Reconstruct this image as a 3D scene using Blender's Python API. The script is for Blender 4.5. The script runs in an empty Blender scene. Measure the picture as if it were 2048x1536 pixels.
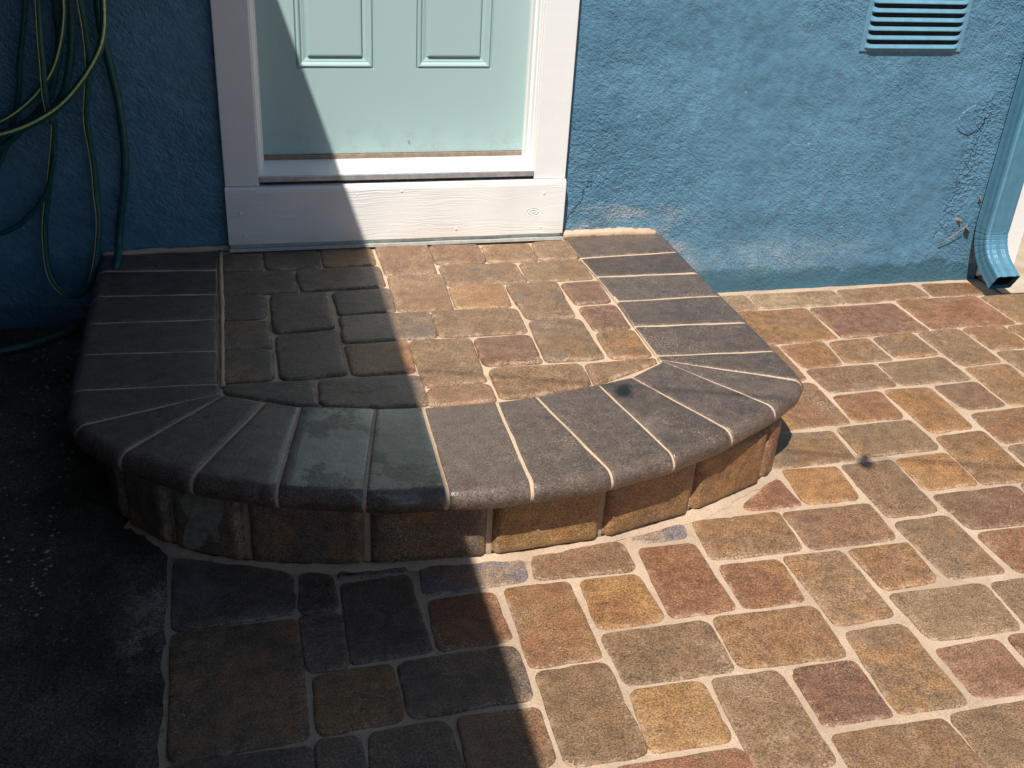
import bpy, bmesh, math, random
from mathutils import Vector, Matrix
PI = math.pi
sc = bpy.context.scene
COL = sc.collection

# ------------------------------------------------------------------ camera
CAM = {'f': 2113.02785, 'rx': 60.87763, 'ry': -3.18089, 'rz': -13.84873, 'cx': -0.07948, 'cy': -3.49539, 'cz': 1.66436}
cd = bpy.data.cameras.new('camera'); cam = bpy.data.objects.new('camera', cd); COL.objects.link(cam)
cam.location = (CAM['cx'], CAM['cy'], CAM['cz'])
cam.rotation_euler = (math.radians(CAM['rx']), math.radians(CAM['ry']), math.radians(CAM['rz']))
cd.sensor_fit = 'HORIZONTAL'; cd.sensor_width = 36.0; cd.lens = 36.0*CAM['f']/2048.0
cd.clip_start = 0.05; cd.clip_end = 400
sc.camera = cam

# ------------------------------------------------------------------ light
SUN = Vector((-0.325, -0.525, 1.0)).normalized()       # towards the sun
world = bpy.data.worlds.new('World'); sc.world = world; world.use_nodes = True
wt = world.node_tree; bg = wt.nodes['Background']
sky = wt.nodes.new('ShaderNodeTexSky'); sky.sky_type = 'NISHITA'; sky.sun_disc = False
sky.sun_elevation = math.asin(SUN.z); sky.sun_rotation = math.atan2(SUN.x, SUN.y)
sky.air_density = 1.0; sky.dust_density = 0.6; sky.ozone_density = 1.5
wt.links.new(sky.outputs[0], bg.inputs['Color']); bg.inputs['Strength'].default_value = 0.066
sd = bpy.data.lights.new('sun', 'SUN'); sun = bpy.data.objects.new('sun', sd); COL.objects.link(sun)
sd.energy = 5.0; sd.angle = math.radians(0.55); sd.color = (1.0, 0.94, 0.86)
sun.rotation_euler = SUN.to_track_quat('Z', 'Y').to_euler(); sun.location = (-2, -4, 7)
sc.view_settings.view_transform = 'Standard'; sc.view_settings.look = 'None'
sc.view_settings.gamma = 1.0; sc.view_settings.use_curve_mapping = False
sc.view_settings.exposure = 0.30

# ------------------------------------------------------------------ node helper
class NT:
    def __init__(s, name):
        m = bpy.data.materials.new(name); m.use_nodes = True
        s.m = m; s.t = m.node_tree; s.b = s.t.nodes['Principled BSDF']
        s.pos = s.t.nodes.new('ShaderNodeTexCoord').outputs['Object']
    def n(s, k): return s.t.nodes.new(k)
    def put(s, sock, v):
        if isinstance(v, bpy.types.NodeSocket): s.t.links.new(v, sock)
        elif isinstance(v, (tuple, list)):
            sock.default_value = (v[0], v[1], v[2], 1.0) if len(sock.default_value) == 4 else v
        else: sock.default_value = v
    def math(s, op, a, b=0.0, c=None, clamp=False):
        n = s.n('ShaderNodeMath'); n.operation = op; n.use_clamp = clamp
        s.put(n.inputs[0], a); s.put(n.inputs[1], b)
        if c is not None: s.put(n.inputs[2], c)
        return n.outputs[0]
    def noise(s, scale, detail=3, rough=0.55, vec=None, dist=0.0):
        n = s.n('ShaderNodeTexNoise'); n.inputs['Scale'].default_value = scale
        n.inputs['Detail'].default_value = detail; n.inputs['Roughness'].default_value = rough
        n.inputs['Distortion'].default_value = dist
        s.t.links.new(vec if vec is not None else s.pos, n.inputs['Vector']); return n.outputs['Fac']
    def voro(s, scale, vec=None, feature='F1'):
        n = s.n('ShaderNodeTexVoronoi'); n.feature = feature; n.inputs['Scale'].default_value = scale
        s.t.links.new(vec if vec is not None else s.pos, n.inputs['Vector']); return n.outputs['Distance']
    def ss(s, v, a, b, lo=0.0, hi=1.0):
        n = s.n('ShaderNodeMapRange'); n.interpolation_type = 'SMOOTHSTEP'
        s.put(n.inputs['Value'], v); s.put(n.inputs['From Min'], a); s.put(n.inputs['From Max'], b)
        n.inputs['To Min'].default_value = lo; n.inputs['To Max'].default_value = hi; return n.outputs[0]
    def mix(s, f, a, b, mode='MIX'):
        n = s.n('ShaderNodeMix'); n.data_type = 'RGBA'; n.blend_type = mode
        s.put(n.inputs[0], f); s.put(n.inputs[6], a); s.put(n.inputs[7], b); return n.outputs[2]
    def scale(s, v, f):
        n = s.n('ShaderNodeVectorMath'); n.operation = 'MULTIPLY'; s.put(n.inputs[0], v); s.put(n.inputs[1], f); return n.outputs[0]
    def vadd(s, v, f):
        n = s.n('ShaderNodeVectorMath'); n.operation = 'ADD'; s.put(n.inputs[0], v); s.put(n.inputs[1], f); return n.outputs[0]
    def attr(s, name):
        n = s.n('ShaderNodeAttribute'); n.attribute_name = name; return n
    def sep(s, v):
        n = s.n('ShaderNodeSeparateXYZ'); s.t.links.new(v, n.inputs[0]); return n.outputs
    def bump(s, h, dist, strength=1.0, normal=None):
        n = s.n('ShaderNodeBump'); n.inputs['Distance'].default_value = dist
        s.put(n.inputs['Strength'], strength); s.put(n.inputs['Height'], h)
        if normal is not None: s.t.links.new(normal, n.inputs['Normal'])
        return n.outputs[0]
    def out(s, col=None, rough=None, normal=None, **kw):
        if col is not None: s.put(s.b.inputs['Base Color'], col)
        if rough is not None: s.put(s.b.inputs['Roughness'], rough)
        if normal is not None: s.t.links.new(normal, s.b.inputs['Normal'])
        for k, v in kw.items(): s.put(s.b.inputs[k.replace('_', ' ')], v)
        return s.m

SAND = (0.52, 0.37, 0.26)
def mat_paver(name, grit=1.0, gloss=(0.25, 0.48), dust=1.0, coat=0.10):
    g = NT(name)
    A = g.attr('colA').outputs['Color']; B = g.attr('colB').outputs['Color']
    pa = g.attr('prm'); e, mx, sd_ = g.sep(pa.outputs['Vector'])
    off = g.n('ShaderNodeCombineXYZ'); g.put(off.inputs[0], g.math('MULTIPLY', sd_, 37.0)); g.put(off.inputs[1], g.math('MULTIPLY', sd_, -53.0)); g.put(off.inputs[2], sd_)
    v = g.vadd(g.pos, off.outputs[0])
    blot = g.noise(8, 4, 0.62, v, 0.4)
    th = g.math('SUBTRACT', 0.72, g.math('MULTIPLY', mx, 0.44))
    f = g.ss(blot, g.math('SUBTRACT', th, 0.11), g.math('ADD', th, 0.11))
    streak = g.noise(20, 3, 0.6, g.scale(v, (0.45, 2.2, 1.0)))
    f = g.math('ADD', f, g.math('MULTIPLY', g.math('SUBTRACT', streak, 0.5), 0.9), clamp=True)
    c = g.mix(f, A, B)
    # broad value changes and grain
    m1 = g.ss(g.noise(28, 4, 0.65, v), 0.25, 0.75, 0.72, 1.24)
    c = g.mix(1.0, c, comb(g, m1), 'MULTIPLY')
    grain = g.noise(230, 4, 0.75, v)
    gm = g.ss(grain, 0.28, 0.72, 0.30, 1.90)
    c = g.mix(1.0, c, comb(g, gm), 'MULTIPLY')
    # pale sand grains caught in the pits, more of them in patches
    patch = g.ss(g.noise(5.5, 3, 0.6, v), 0.42, 0.74, 0.0, 0.12)
    spk = g.noise(210, 3, 0.7, v)
    lim = g.math('SUBTRACT', g.math('SUBTRACT', 0.655, patch), g.math('MULTIPLY', e, 0.06))
    sf = g.math('MULTIPLY', g.ss(spk, lim, g.math('ADD', lim, 0.05)), 0.66*grit)
    c = g.mix(sf, c, (0.56, 0.40, 0.27))
    # dark open pits
    pit = g.noise(190, 2, 0.5, g.vadd(v, (3.1, 7.7, 1.3)))
    c = g.mix(g.math('MULTIPLY', g.ss(pit, 0.36, 0.28), 0.6), c, (0.03, 0.024, 0.02))
    # faint white haze of salts
    haze = g.math('MULTIPLY', g.ss(g.noise(3.7, 4, 0.65, g.vadd(v, (9, 2, 4))), 0.60, 0.74), 0.18*grit)
    c = g.mix(haze, c, (0.42, 0.36, 0.31))
    # joint sand rubbed onto the rounded edge
    ef = g.math('MULTIPLY', g.math('MULTIPLY', e, g.ss(g.noise(35, 4, 0.65), 0.46, 0.72)), 0.65*dust)
    c = g.mix(ef, c, SAND)
    r = g.ss(g.noise(6, 3, 0.5, v), 0.3, 0.7, gloss[0], gloss[1])
    r = g.math('MULTIPLY', r, g.math('SUBTRACT', 1.0, g.math('MULTIPLY', g.ss(g.noise(9, 4, 0.6, v), 0.40, 0.52), g.math('MULTIPLY', pa.outputs['Alpha'], 0.72))))
    nb = g.bump(g.noise(45, 4, 0.6, v), 0.0040, 0.6, g.bump(g.noise(13, 2, 0.5, v), 0.008, 0.45))
    nb = g.bump(grain, 0.0030, g.math('SUBTRACT', 1.0, g.math('MULTIPLY', pa.outputs['Alpha'], 0.6)), nb)
    al = g.math('MULTIPLY', g.ss(g.noise(7, 5, 0.65, v), 0.44, 0.50), pa.outputs['Alpha'])
    g.put(g.b.inputs['Coat Weight'], g.math('ADD', al, coat, clamp=True))
    g.put(g.b.inputs['Coat Roughness'], g.math('SUBTRACT', 0.24, g.math('MULTIPLY', al, 0.18)))
    cn = g.bump(g.noise(120, 3, 0.6, v), 0.0016, g.math('SUBTRACT', 0.9, g.math('MULTIPLY', al, 0.75)))
    g.t.links.new(cn, g.b.inputs['Coat Normal'])
    return g.out(c, r, nb, **{'Specular IOR Level': 0.45})
def comb(g, v):
    n = g.n('ShaderNodeCombineColor')
    for i in range(3): g.put(n.inputs[i], v)
    return n.outputs[0]

def mat_sand(name='joint_sand', hi=(0.53, 0.40, 0.285), lo=(0.41, 0.30, 0.21)):
    g = NT(name)
    c = g.mix(g.ss(g.noise(6, 4), 0.3, 0.7), hi, lo)
    c = g.mix(g.ss(g.noise(17, 4, 0.7), 0.60, 0.76, 0, 0.55), c, (0.17, 0.12, 0.08))
    c = g.mix(1.0, c, comb(g, g.ss(g.noise(420, 2, 0.7), 0.25, 0.75, 0.70, 1.25)), 'MULTIPLY')
    nb = g.bump(g.noise(420, 3, 0.7), 0.0012, 0.8, g.bump(g.noise(60, 3, 0.6), 0.004, 0.7))
    return g.out(c, 0.95, nb)

def mat_soil():
    g = NT('dirty_concrete')
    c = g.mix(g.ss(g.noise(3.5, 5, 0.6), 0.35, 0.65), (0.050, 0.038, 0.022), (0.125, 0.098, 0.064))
    x, y, z = g.sep(g.pos)
    # a cleaner grey cement smear along the patio edge
    d = g.math('MULTIPLY', g.ss(g.math('ABSOLUTE', g.math('ADD', x, 0.345)), 0.10, 0.0), g.ss(g.math('ABSOLUTE', g.math('ADD', y, 1.55)), 0.22, 0.10))
    c = g.mix(g.math('MULTIPLY', d, g.ss(g.noise(11, 6, 0.75), 0.44, 0.56, 0.05, 0.75)), c, (0.34, 0.30, 0.235))
    c = g.mix(1.0, c, comb(g, g.ss(g.noise(170, 4, 0.75), 0.28, 0.72, 0.3, 1.9)), 'MULTIPLY')
    c = g.mix(g.math('MULTIPLY', g.ss(g.noise(130, 2, 0.5), 0.64, 0.70), g.ss(g.noise(7, 3), 0.4, 0.6, 0.25, 0.8)), c, (0.30, 0.265, 0.205))
    vo = g.voro(95)
    c = g.mix(g.math('MULTIPLY', g.ss(vo, 0.30, 0.12), g.ss(g.noise(60, 2, 0.5), 0.50, 0.62, 0, 0.6)), c, (0.23, 0.20, 0.155))
    nb = g.bump(g.ss(vo, 0.55, 0.1), 0.003, 0.8, g.bump(g.noise(170, 4, 0.75), 0.005, 1.0, g.bump(g.noise(30, 4, 0.6), 0.02, 0.9)))
    return g.out(c, 0.85, nb)

def mat_concrete():
    g = NT('pale_concrete')
    c = g.mix(g.ss(g.noise(7, 4), 0.3, 0.7), (0.36, 0.29, 0.21), (0.50, 0.43, 0.34))
    x, y, z = g.sep(g.pos)
    w = g.math('SINE', g.math('MULTIPLY', y, 700.0))
    nb = g.bump(w, 0.0008, 0.5, g.bump(g.noise(200, 3, 0.7), 0.001, 0.7))
    return g.out(c, 0.9, nb)

def gauss(g, v, c, w):   # soft window round c
    return g.ss(g.math('ABSOLUTE', g.math('SUBTRACT', v, c)), w, 0.0)

def mat_stucco():
    g = NT('blue_stucco')
    x, y, z = g.sep(g.pos)
    base = g.mix(g.ss(g.noise(2.2, 4, 0.6), 0.3, 0.7), (0.076, 0.190, 0.286), (0.106, 0.244, 0.352))
    base = g.mix(1.0, base, comb(g, g.ss(g.noise(26, 3, 0.6), 0.25, 0.75, 0.86, 1.12)), 'MULTIPLY')
    # darker fresh band of paint along the foot of the wall
    edge = g.math('ADD', 0.085, g.math('MULTIPLY', g.math('SUBTRACT', g.noise(7, 5, 0.65), 0.5), 0.16))
    base = g.mix(g.ss(g.math('SUBTRACT', edge, z), -0.012, 0.012, 0, 0.75), base, (0.030, 0.105, 0.150))
    # chalky white bloom above that band
    bl = g.math('MULTIPLY', gauss(g, x, 1.95, 0.55), gauss(g, z, 0.145, 0.12))
    sp = g.noise(150, 3, 0.65)
    bf = g.math('MULTIPLY', g.math('MULTIPLY', bl, g.ss(sp, 0.48, 0.68)), 0.60)
    base = g.mix(bf, base, (0.52, 0.58, 0.62))
    base = g.mix(g.math('MULTIPLY', bl, g.ss(g.noise(14, 4), 0.36, 0.7, 0, 0.55)), base, (0.28, 0.39, 0.46))
    # tan scrape marks where the step meets the wall
    zz = g.math('ADD', z, g.math('MULTIPLY', g.math('SUBTRACT', x, 1.35), 0.06))
    s1 = g.math('MULTIPLY', gauss(g, x, 1.33, 0.36), gauss(g, zz, 0.335, 0.055))
    s2 = g.math('MULTIPLY', gauss(g, x, 1.15, 0.10), gauss(g, z, 0.30, 0.07))
    s3 = g.math('MULTIPLY', gauss(g, g.math('ADD', x, g.math('MULTIPLY', z, 0.9)), 1.69, 0.09), gauss(g, z, 0.20, 0.16))
    s4 = g.math('MULTIPLY', gauss(g, z, 0.275, 0.022), gauss(g, x, 1.25, 0.28))
    s = g.math('MAXIMUM', g.math('MAXIMUM', s1, s4), g.math('MAXIMUM', s2, s3))
    sn = g.ss(g.noise(110, 3, 0.7), 0.40, 0.62)
    sn2 = g.ss(g.noise(9, 4, 0.6, g.scale(g.pos, (1, 1, 2.2))), 0.36, 0.60)
    base = g.mix(g.math('MULTIPLY', g.math('MULTIPLY', g.math('MULTIPLY', s, sn2), g.math('ADD', 0.25, sn)), 0.85, clamp=True), base, (0.40, 0.405, 0.39))
    # chips
    ch = g.math('MULTIPLY', g.ss(g.noise(38, 2, 0.5, g.vadd(g.pos, (4, 4, 4))), 0.735, 0.75), 0.8)
    base = g.mix(ch, base, (0.40, 0.47, 0.50))
    # texture: orange peel near the door, trowelled further right, rough by the corner
    diag = g.n('ShaderNodeVectorRotate'); diag.rotation_type = 'Y_AXIS'; diag.inputs['Angle'].default_value = math.radians(-42); g.t.links.new(g.pos, diag.inputs['Vector'])
    tv = g.scale(diag.outputs[0], (0.8, 1.0, 1.25))
    h1 = g.noise(72, 1.5, 0.5, tv)
    h2 = g.noise(150, 2, 0.5)
    peel = g.ss(g.noise(1.5, 3, 0.5), 0.35, 0.65, 0.30, 0.85)
    near = g.math('MAXIMUM', gauss(g, x, 1.0, 0.75), g.math('MULTIPLY', gauss(g, x, 2.74, 0.22), 1.3))
    lump = g.noise(5, 3, 0.5)
    st = g.math('ADD', peel, g.math('MULTIPLY', near, 0.35))
    nb = g.bump(lump, 0.035, 0.6)
    nb = g.bump(g.noise(20, 2, 0.5, tv), 0.009, 0.5, nb)
    nb = g.bump(g.ss(h1, 0.30, 0.70), 0.0021, st, nb)
    nb = g.bump(g.ss(h2, 0.32, 0.68), 0.0013, st, nb)
    band = g.math('SUBTRACT', x, g.math('ADD', 2.66, g.math('MULTIPLY', z, 0.10)))
    rough = g.math('MULTIPLY', g.math('MULTIPLY', gauss(g, band, 0.0, 0.10), g.ss(z, 0.12, 0.25)), g.ss(z, 0.85, 0.65))
    nb = g.bump(g.ss(g.noise(58, 1.5, 0.5), 0.45, 0.60), 0.004, rough, nb)
    px_ = g.math('SUBTRACT', x, 2.665); pz_ = g.math('SUBTRACT', z, 0.665)
    pd = g.math('SQRT', g.math('ADD', g.math('MULTIPLY', px_, px_), g.math('MULTIPLY', pz_, pz_)))
    pd = g.math('ADD', pd, g.math('MULTIPLY', g.math('SUBTRACT', g.noise(22, 3, 0.6), 0.5), 0.05))
    nb = g.bump(g.ss(pd, 0.060, 0.052), 0.008, 0.9, nb)
    ck2 = g.math('SUBTRACT', g.math('ADD', x, g.math('MULTIPLY', g.math('SUBTRACT', g.noise(19, 4, 0.6), 0.5), 0.09)), g.math('ADD', 0.925, g.math('MULTIPLY', z, 0.47)))
    c2 = g.math('MULTIPLY', g.math('MULTIPLY', g.ss(g.math('ABSOLUTE', ck2), 0.007, 0.0), g.ss(z, 0.50, 0.44)), g.ss(g.noise(16, 2, 0.5), 0.38, 0.5))
    nb = g.bump(g.math('MULTIPLY', c2, -1.0), 0.008, 1.0, nb)
    # a settlement crack from the plaster patch down to the ground
    ck = g.math('SUBTRACT', g.math('ADD', x, g.math('MULTIPLY', g.math('SUBTRACT', g.noise(14, 4, 0.6), 0.5), 0.07)), g.math('ADD', 2.60, g.math('MULTIPLY', z, 0.20)))
    cl = g.math('MULTIPLY', g.ss(g.math('ABSOLUTE', ck), 0.006, 0.0), g.ss(g.noise(12, 2, 0.5), 0.42, 0.55))
    cl = g.math('MULTIPLY', cl, g.ss(z, 0.74, 0.66))
    nb = g.bump(g.math('MULTIPLY', cl, -1.0), 0.004, 1.0, nb)
    return g.out(base, g.ss(g.noise(12, 3), 0.3, 0.7, 0.34, 0.52), nb)

def mat_paint(name, col, rough=0.45, grain=None, bumpd=0.0006, dirt=0.25, gscale=1.0):
    g = NT(name)
    c = g.mix(g.math('MULTIPLY', g.ss(g.noise(5, 4, 0.65), 0.45, 0.8), dirt), col, tuple(k*0.78 for k in col))
    c = g.mix(g.math('MULTIPLY', g.ss(g.noise(160, 2, 0.5), 0.70, 0.74), dirt*1.6), c, (col[0]*0.45, col[1]*0.40, col[2]*0.34))
    if grain == 'x': v = g.scale(g.pos, (1.6*gscale, 10, 38*gscale))
    elif grain == 'z': v = g.scale(g.pos, (38*gscale, 10, 1.6*gscale))
    else: v = g.scale(g.pos, (14, 14, 14))
    h = g.noise(2.2, 5, 0.7, v, 0.6 if grain else 0.0)
    nb = g.bump(h, bumpd, 0.9)
    nb = g.bump(g.noise(420, 2, 0.6), 0.0004, 0.6, nb)
    return g.out(c, rough, nb)

def mat_door():
    g = NT('pale_teal_door_paint'); col = (0.36, 0.51, 0.505)
    x, y, z = g.sep(g.pos)
    c = g.mix(g.ss(g.noise(4, 4, 0.65), 0.40, 0.8, 0, 0.22), col, (0.33, 0.47, 0.47))
    low = g.ss(z, 0.72, 0.57)
    c = g.mix(g.math('MULTIPLY', low, g.ss(g.noise(16, 5, 0.7), 0.46, 0.75, 0, 0.5)), c, (0.30, 0.36, 0.33))
    c = g.mix(g.math('MULTIPLY', g.ss(z, 0.63, 0.57), g.ss(g.noise(150, 2, 0.6), 0.60, 0.68, 0, 0.6)), c, (0.62, 0.70, 0.68))
    sc_ = g.math('MULTIPLY', gauss(g, x, 0.497, 0.022), gauss(g, z, 0.60, 0.045))
    c = g.mix(g.math('MULTIPLY', sc_, g.ss(g.noise(90, 3, 0.6), 0.52, 0.60, 0, 0.7)), c, (0.16, 0.20, 0.20))
    nb = g.bump(g.noise(3.0, 5, 0.65, g.scale(g.pos, (22, 8, 1.2))), 0.0006, 0.7, g.bump(g.noise(420, 2, 0.6), 0.0004, 0.6))
    return g.out(c, g.ss(g.noise(9, 3), 0.3, 0.7, 0.28, 0.44), nb)

def mat_kick():   # rough-sawn board under thick white paint, with knots
    g = NT('white_board_paint')
    col = (0.84, 0.835, 0.82)
    x, y, z = g.sep(g.pos)
    c = g.mix(g.ss(g.noise(5, 4, 0.65), 0.45, 0.8, 0, 0.25), col, (0.66, 0.62, 0.52))
    c = g.mix(g.math('MULTIPLY', g.ss(z, 0.36, 0.27), g.ss(g.noise(7, 4), 0.35, 0.65, 0.1, 0.5)), c, (0.72, 0.62, 0.44))
    c = g.mix(g.ss(g.noise(95, 2, 0.5), 0.76, 0.78, 0, 0.7), c, (0.35, 0.25, 0.16))
    def knot(kx, kz, r):
        dx = g.math('MULTIPLY', g.math('SUBTRACT', x, kx), 0.55); dz = g.math('SUBTRACT', z, kz)
        d = g.math('SQRT', g.math('ADD', g.math('MULTIPLY', dx, dx), g.math('MULTIPLY', dz, dz)))
        return d, g.ss(d, r, 0.0)
    d1, k1 = knot(0.925, 0.37, 0.045); d2, k2 = knot(0.80, 0.42, 0.05); d3, k3 = knot(0.52, 0.33, 0.03)
    warp = g.math('ADD', g.math('MULTIPLY', k1, 0.020), g.math('ADD', g.math('MULTIPLY', k2, 0.016), g.math('MULTIPLY', k3, -0.01)))
    zz = g.math('ADD', g.math('ADD', z, warp), g.math('MULTIPLY', g.noise(3.5, 2, 0.5), 0.05))
    cv = g.n('ShaderNodeCombineXYZ'); g.put(cv.inputs[0], g.math('MULTIPLY', x, 0.03)); g.put(cv.inputs[2], zz)
    lines = g.noise(190, 3, 0.6, cv.outputs[0])
    amt = g.ss(g.noise(4, 2, 0.5, g.scale(g.pos, (1, 1, 3))), 0.34, 0.66, 0.15, 0.9)
    nb = g.bump(g.ss(lines, 0.30, 0.70), 0.0008, amt)
    ring = g.math('MULTIPLY', g.math('SINE', g.math('MULTIPLY', d1, 900.0)), g.ss(d1, 0.020, 0.010))
    nb = g.bump(ring, 0.0009, 0.9, nb)
    nb = g.bump(g.noise(380, 2, 0.6), 0.0005, 0.8, nb)
    return g.out(c, 0.42, nb)

def mat_plain(name, col, rough=0.5, metal=0.0, n=40, amp=0.15, bd=0.0004, **kw):
    g = NT(name)
    c = g.mix(1.0, col, comb(g, g.ss(g.noise(n, 4, 0.6), 0.25, 0.75, 1-amp, 1+amp)), 'MULTIPLY')
    return g.out(c, g.ss(g.noise(n*0.6, 3), 0.3, 0.7, rough*0.8, min(1, rough*1.2)), g.bump(g.noise(n*4, 3), bd, 0.6), Metallic=metal, **kw)

M = dict(paver=mat_paver('tumbled_paver'),
         coping=mat_paver('coping_concrete', 0.75, (0.22, 0.42), 0.45, 0.40),
         sand=mat_sand(), mortar=mat_sand('pale_mortar', (0.60, 0.455, 0.32), (0.50, 0.37, 0.255)), soil=mat_soil(), concrete=mat_concrete(), stucco=mat_stucco(),
         trim=mat_paint('white_trim_paint', (0.84, 0.84, 0.835), 0.42, 'x', 0.0005, 0.2, 0.6),
         jamb=mat_paint('white_jamb_paint', (0.85, 0.845, 0.835), 0.32, 'z', 0.0004, 0.25),
         kick=mat_kick(),
         door=mat_door(),
         sill=mat_paint('white_sill_paint', (0.78, 0.78, 0.78), 0.35, 'x', 0.0008, 0.5),
         weather=mat_plain('brown_sweep', (0.26, 0.19, 0.14), 0.6, 0, 60, 0.2),
         alu=mat_plain('dull_aluminium', (0.55, 0.56, 0.58), 0.4, 0.7),
         flash=mat_plain('painted_flashing', (0.52, 0.53, 0.50), 0.45),
         bluemetal=mat_plain('blue_metal_paint', (0.072, 0.200, 0.290), 0.42, 0, 25, 0.10, 0.0004),
         ventmetal=mat_plain('pale_blue_vent_paint', (0.125, 0.285, 0.385), 0.32, 0, 25, 0.10, 0.0004),
         darkhole=mat_plain('dark_opening', (0.012, 0.016, 0.02), 0.9),  # near-black colour stands in for the shade inside vent and elbow
         hose=mat_plain('green_hose_rubber', (0.016, 0.095, 0.090), 0.38, 0, 60, 0.25),
         stripe=mat_plain('yellow_hose_stripe', (0.80, 0.80, 0.26), 0.4, 0, 90, 0.25),
         black=mat_plain('black_rubber', (0.012, 0.012, 0.013), 0.5),
         bulb=mat_plain('amber_glass', (0.10, 0.05, 0.02), 0.1),
         leaf=mat_plain('dry_leaf', (0.34, 0.21, 0.14), 0.7, 0, 120, 0.5),
         chip=mat_plain('light_stone', (0.30, 0.29, 0.26), 0.8, 0, 80, 0.4),
         darkwall=mat_plain('dark_shade_wall', (0.016, 0.030, 0.045), 0.8, 0, 30, 0.2, 0.003),  # wall of the unseen building, near-black to deepen the shade at left
         roof=mat_plain('asphalt_shingle', (0.03, 0.03, 0.03), 0.9, 0, 90, 0.3, 0.003),
         white=mat_paint('white_corner_paint', (0.80, 0.79, 0.77), 0.45, 'z', 0.0012, 0.5, 0.5),
         tan=mat_plain('tan_door_paint', (0.35, 0.27, 0.19), 0.6))

# ------------------------------------------------------------------ mesh helpers
def link(name, bm, mat, parent=None, smooth=False, recalc=True):
    if recalc: bmesh.ops.recalc_face_normals(bm, faces=bm.faces)
    me = bpy.data.meshes.new(name); bm.to_mesh(me); bm.free()
    for p in me.polygons: p.use_smooth = smooth
    me.materials.append(mat)
    o = bpy.data.objects.new(name, me); COL.objects.link(o)
    if parent: o.parent = parent
    return o
def tag(o, label=None, cat=None, group=None, kind=None):
    if label: o['label'] = label
    if cat: o['category'] = cat
    if group: o['group'] = group
    if kind: o['kind'] = kind
    return o
def empty(name, loc=(0, 0, 0)):
    o = bpy.data.objects.new(name, None); COL.objects.link(o); o.location = loc; o.empty_display_size = 0.1
    return o
def box(bm, x0, x1, y0, y1, z0, z1, bevel=0.0, seg=2):
    vs = [bm.verts.new((x, y, z)) for x in (x0, x1) for y in (y0, y1) for z in (z0, z1)]
    F = [(0, 1, 3, 2), (4, 6, 7, 5), (0, 4, 5, 1), (2, 3, 7, 6), (0, 2, 6, 4), (1, 5, 7, 3)]
    fs = [bm.faces.new([vs[i] for i in f]) for f in F]
    if bevel:
        es = list({e for f in fs for e in f.edges})
        bmesh.ops.bevel(bm, geom=es, offset=bevel, segments=seg, affect='EDGES', profile=0.5)
def tube(bm, pts, r, n=10, cap=True):
    P = [Vector(p) for p in pts]; rings = []
    up = Vector((0.13, -1, 0.21)).normalized()
    for i, p in enumerate(P):
        t = (P[min(i+1, len(P)-1)]-P[max(i-1, 0)]).normalized()
        a = up.cross(t).normalized() if abs(up.dot(t)) < 0.98 else Vector((1, 0, 0)).cross(t).normalized()
        b = t.cross(a)
        rr = r(i/(len(P)-1)) if callable(r) else r
        rings.append([bm.verts.new(p+a*rr*math.cos(2*PI*k/n)+b*rr*math.sin(2*PI*k/n)) for k in range(n)])
    for i in range(len(rings)-1):
        for k in range(n): bm.faces.new((rings[i][k], rings[i][(k+1) % n], rings[i+1][(k+1) % n], rings[i+1][k]))
    if cap: bm.faces.new(rings[0][::-1]); bm.faces.new(rings[-1])
def smoothpath(pts, k=6):
    P = [Vector(p) for p in pts]; out = []
    for i in range(len(P)-1):
        p0, p1, p2, p3 = P[max(i-1, 0)], P[i], P[i+1], P[min(i+2, len(P)-1)]
        for j in range(k):
            t = j/k
            out.append(0.5*((2*p1)+(p2-p0)*t+(2*p0-5*p1+4*p2-p3)*t*t+(3*p1-p0-3*p2+p3)*t**3))
    out.append(P[-1]); return out

PAL = dict(g=(0.134, 0.097, 0.072), t=(0.190, 0.124, 0.076), m=(0.215, 0.124, 0.082), b=(0.205, 0.114, 0.060),  # g: darker tone for stones lying in shade, part of that shade as colour
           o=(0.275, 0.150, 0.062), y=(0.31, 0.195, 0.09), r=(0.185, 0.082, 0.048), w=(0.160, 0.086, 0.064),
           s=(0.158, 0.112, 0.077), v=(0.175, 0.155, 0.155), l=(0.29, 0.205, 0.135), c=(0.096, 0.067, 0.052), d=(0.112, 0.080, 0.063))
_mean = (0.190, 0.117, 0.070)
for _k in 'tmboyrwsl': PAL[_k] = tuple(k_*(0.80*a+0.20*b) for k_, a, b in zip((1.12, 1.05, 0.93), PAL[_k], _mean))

class PM:   # paver mesh collector with per-vertex stone colours
    def __init__(s): s.bm = bmesh.new(); s.A = []; s.B = []; s.Pm = []
    def v(s, co, a, b, pr):
        x = s.bm.verts.new(co); s.A.append(a); s.B.append(b); s.Pm.append(pr); return x
    def done(s, name, mat, parent=None):
        bmesh.ops.recalc_face_normals(s.bm, faces=s.bm.faces)
        me = bpy.data.meshes.new(name); s.bm.to_mesh(me); s.bm.free()
        for nm, L in (('colA', s.A), ('colB', s.B), ('prm', s.Pm)):
            at = me.attributes.new(nm, 'FLOAT_COLOR', 'POINT')
            at.data.foreach_set('color', [c for t in L for c in (t[0], t[1], t[2], t[3] if len(t) > 3 else 0.0)])
        for p in me.polygons: p.use_smooth = True
        me.materials.append(mat)
        o = bpy.data.objects.new(name, me); COL.objects.link(o)
        if parent: o.parent = parent
        return o
rnd = random.Random(7)
def ccw(P):
    a = sum(P[i][0]*P[(i+1) % len(P)][1]-P[(i+1) % len(P)][0]*P[i][1] for i in range(len(P)))
    return P if a > 0 else P[::-1]
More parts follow.
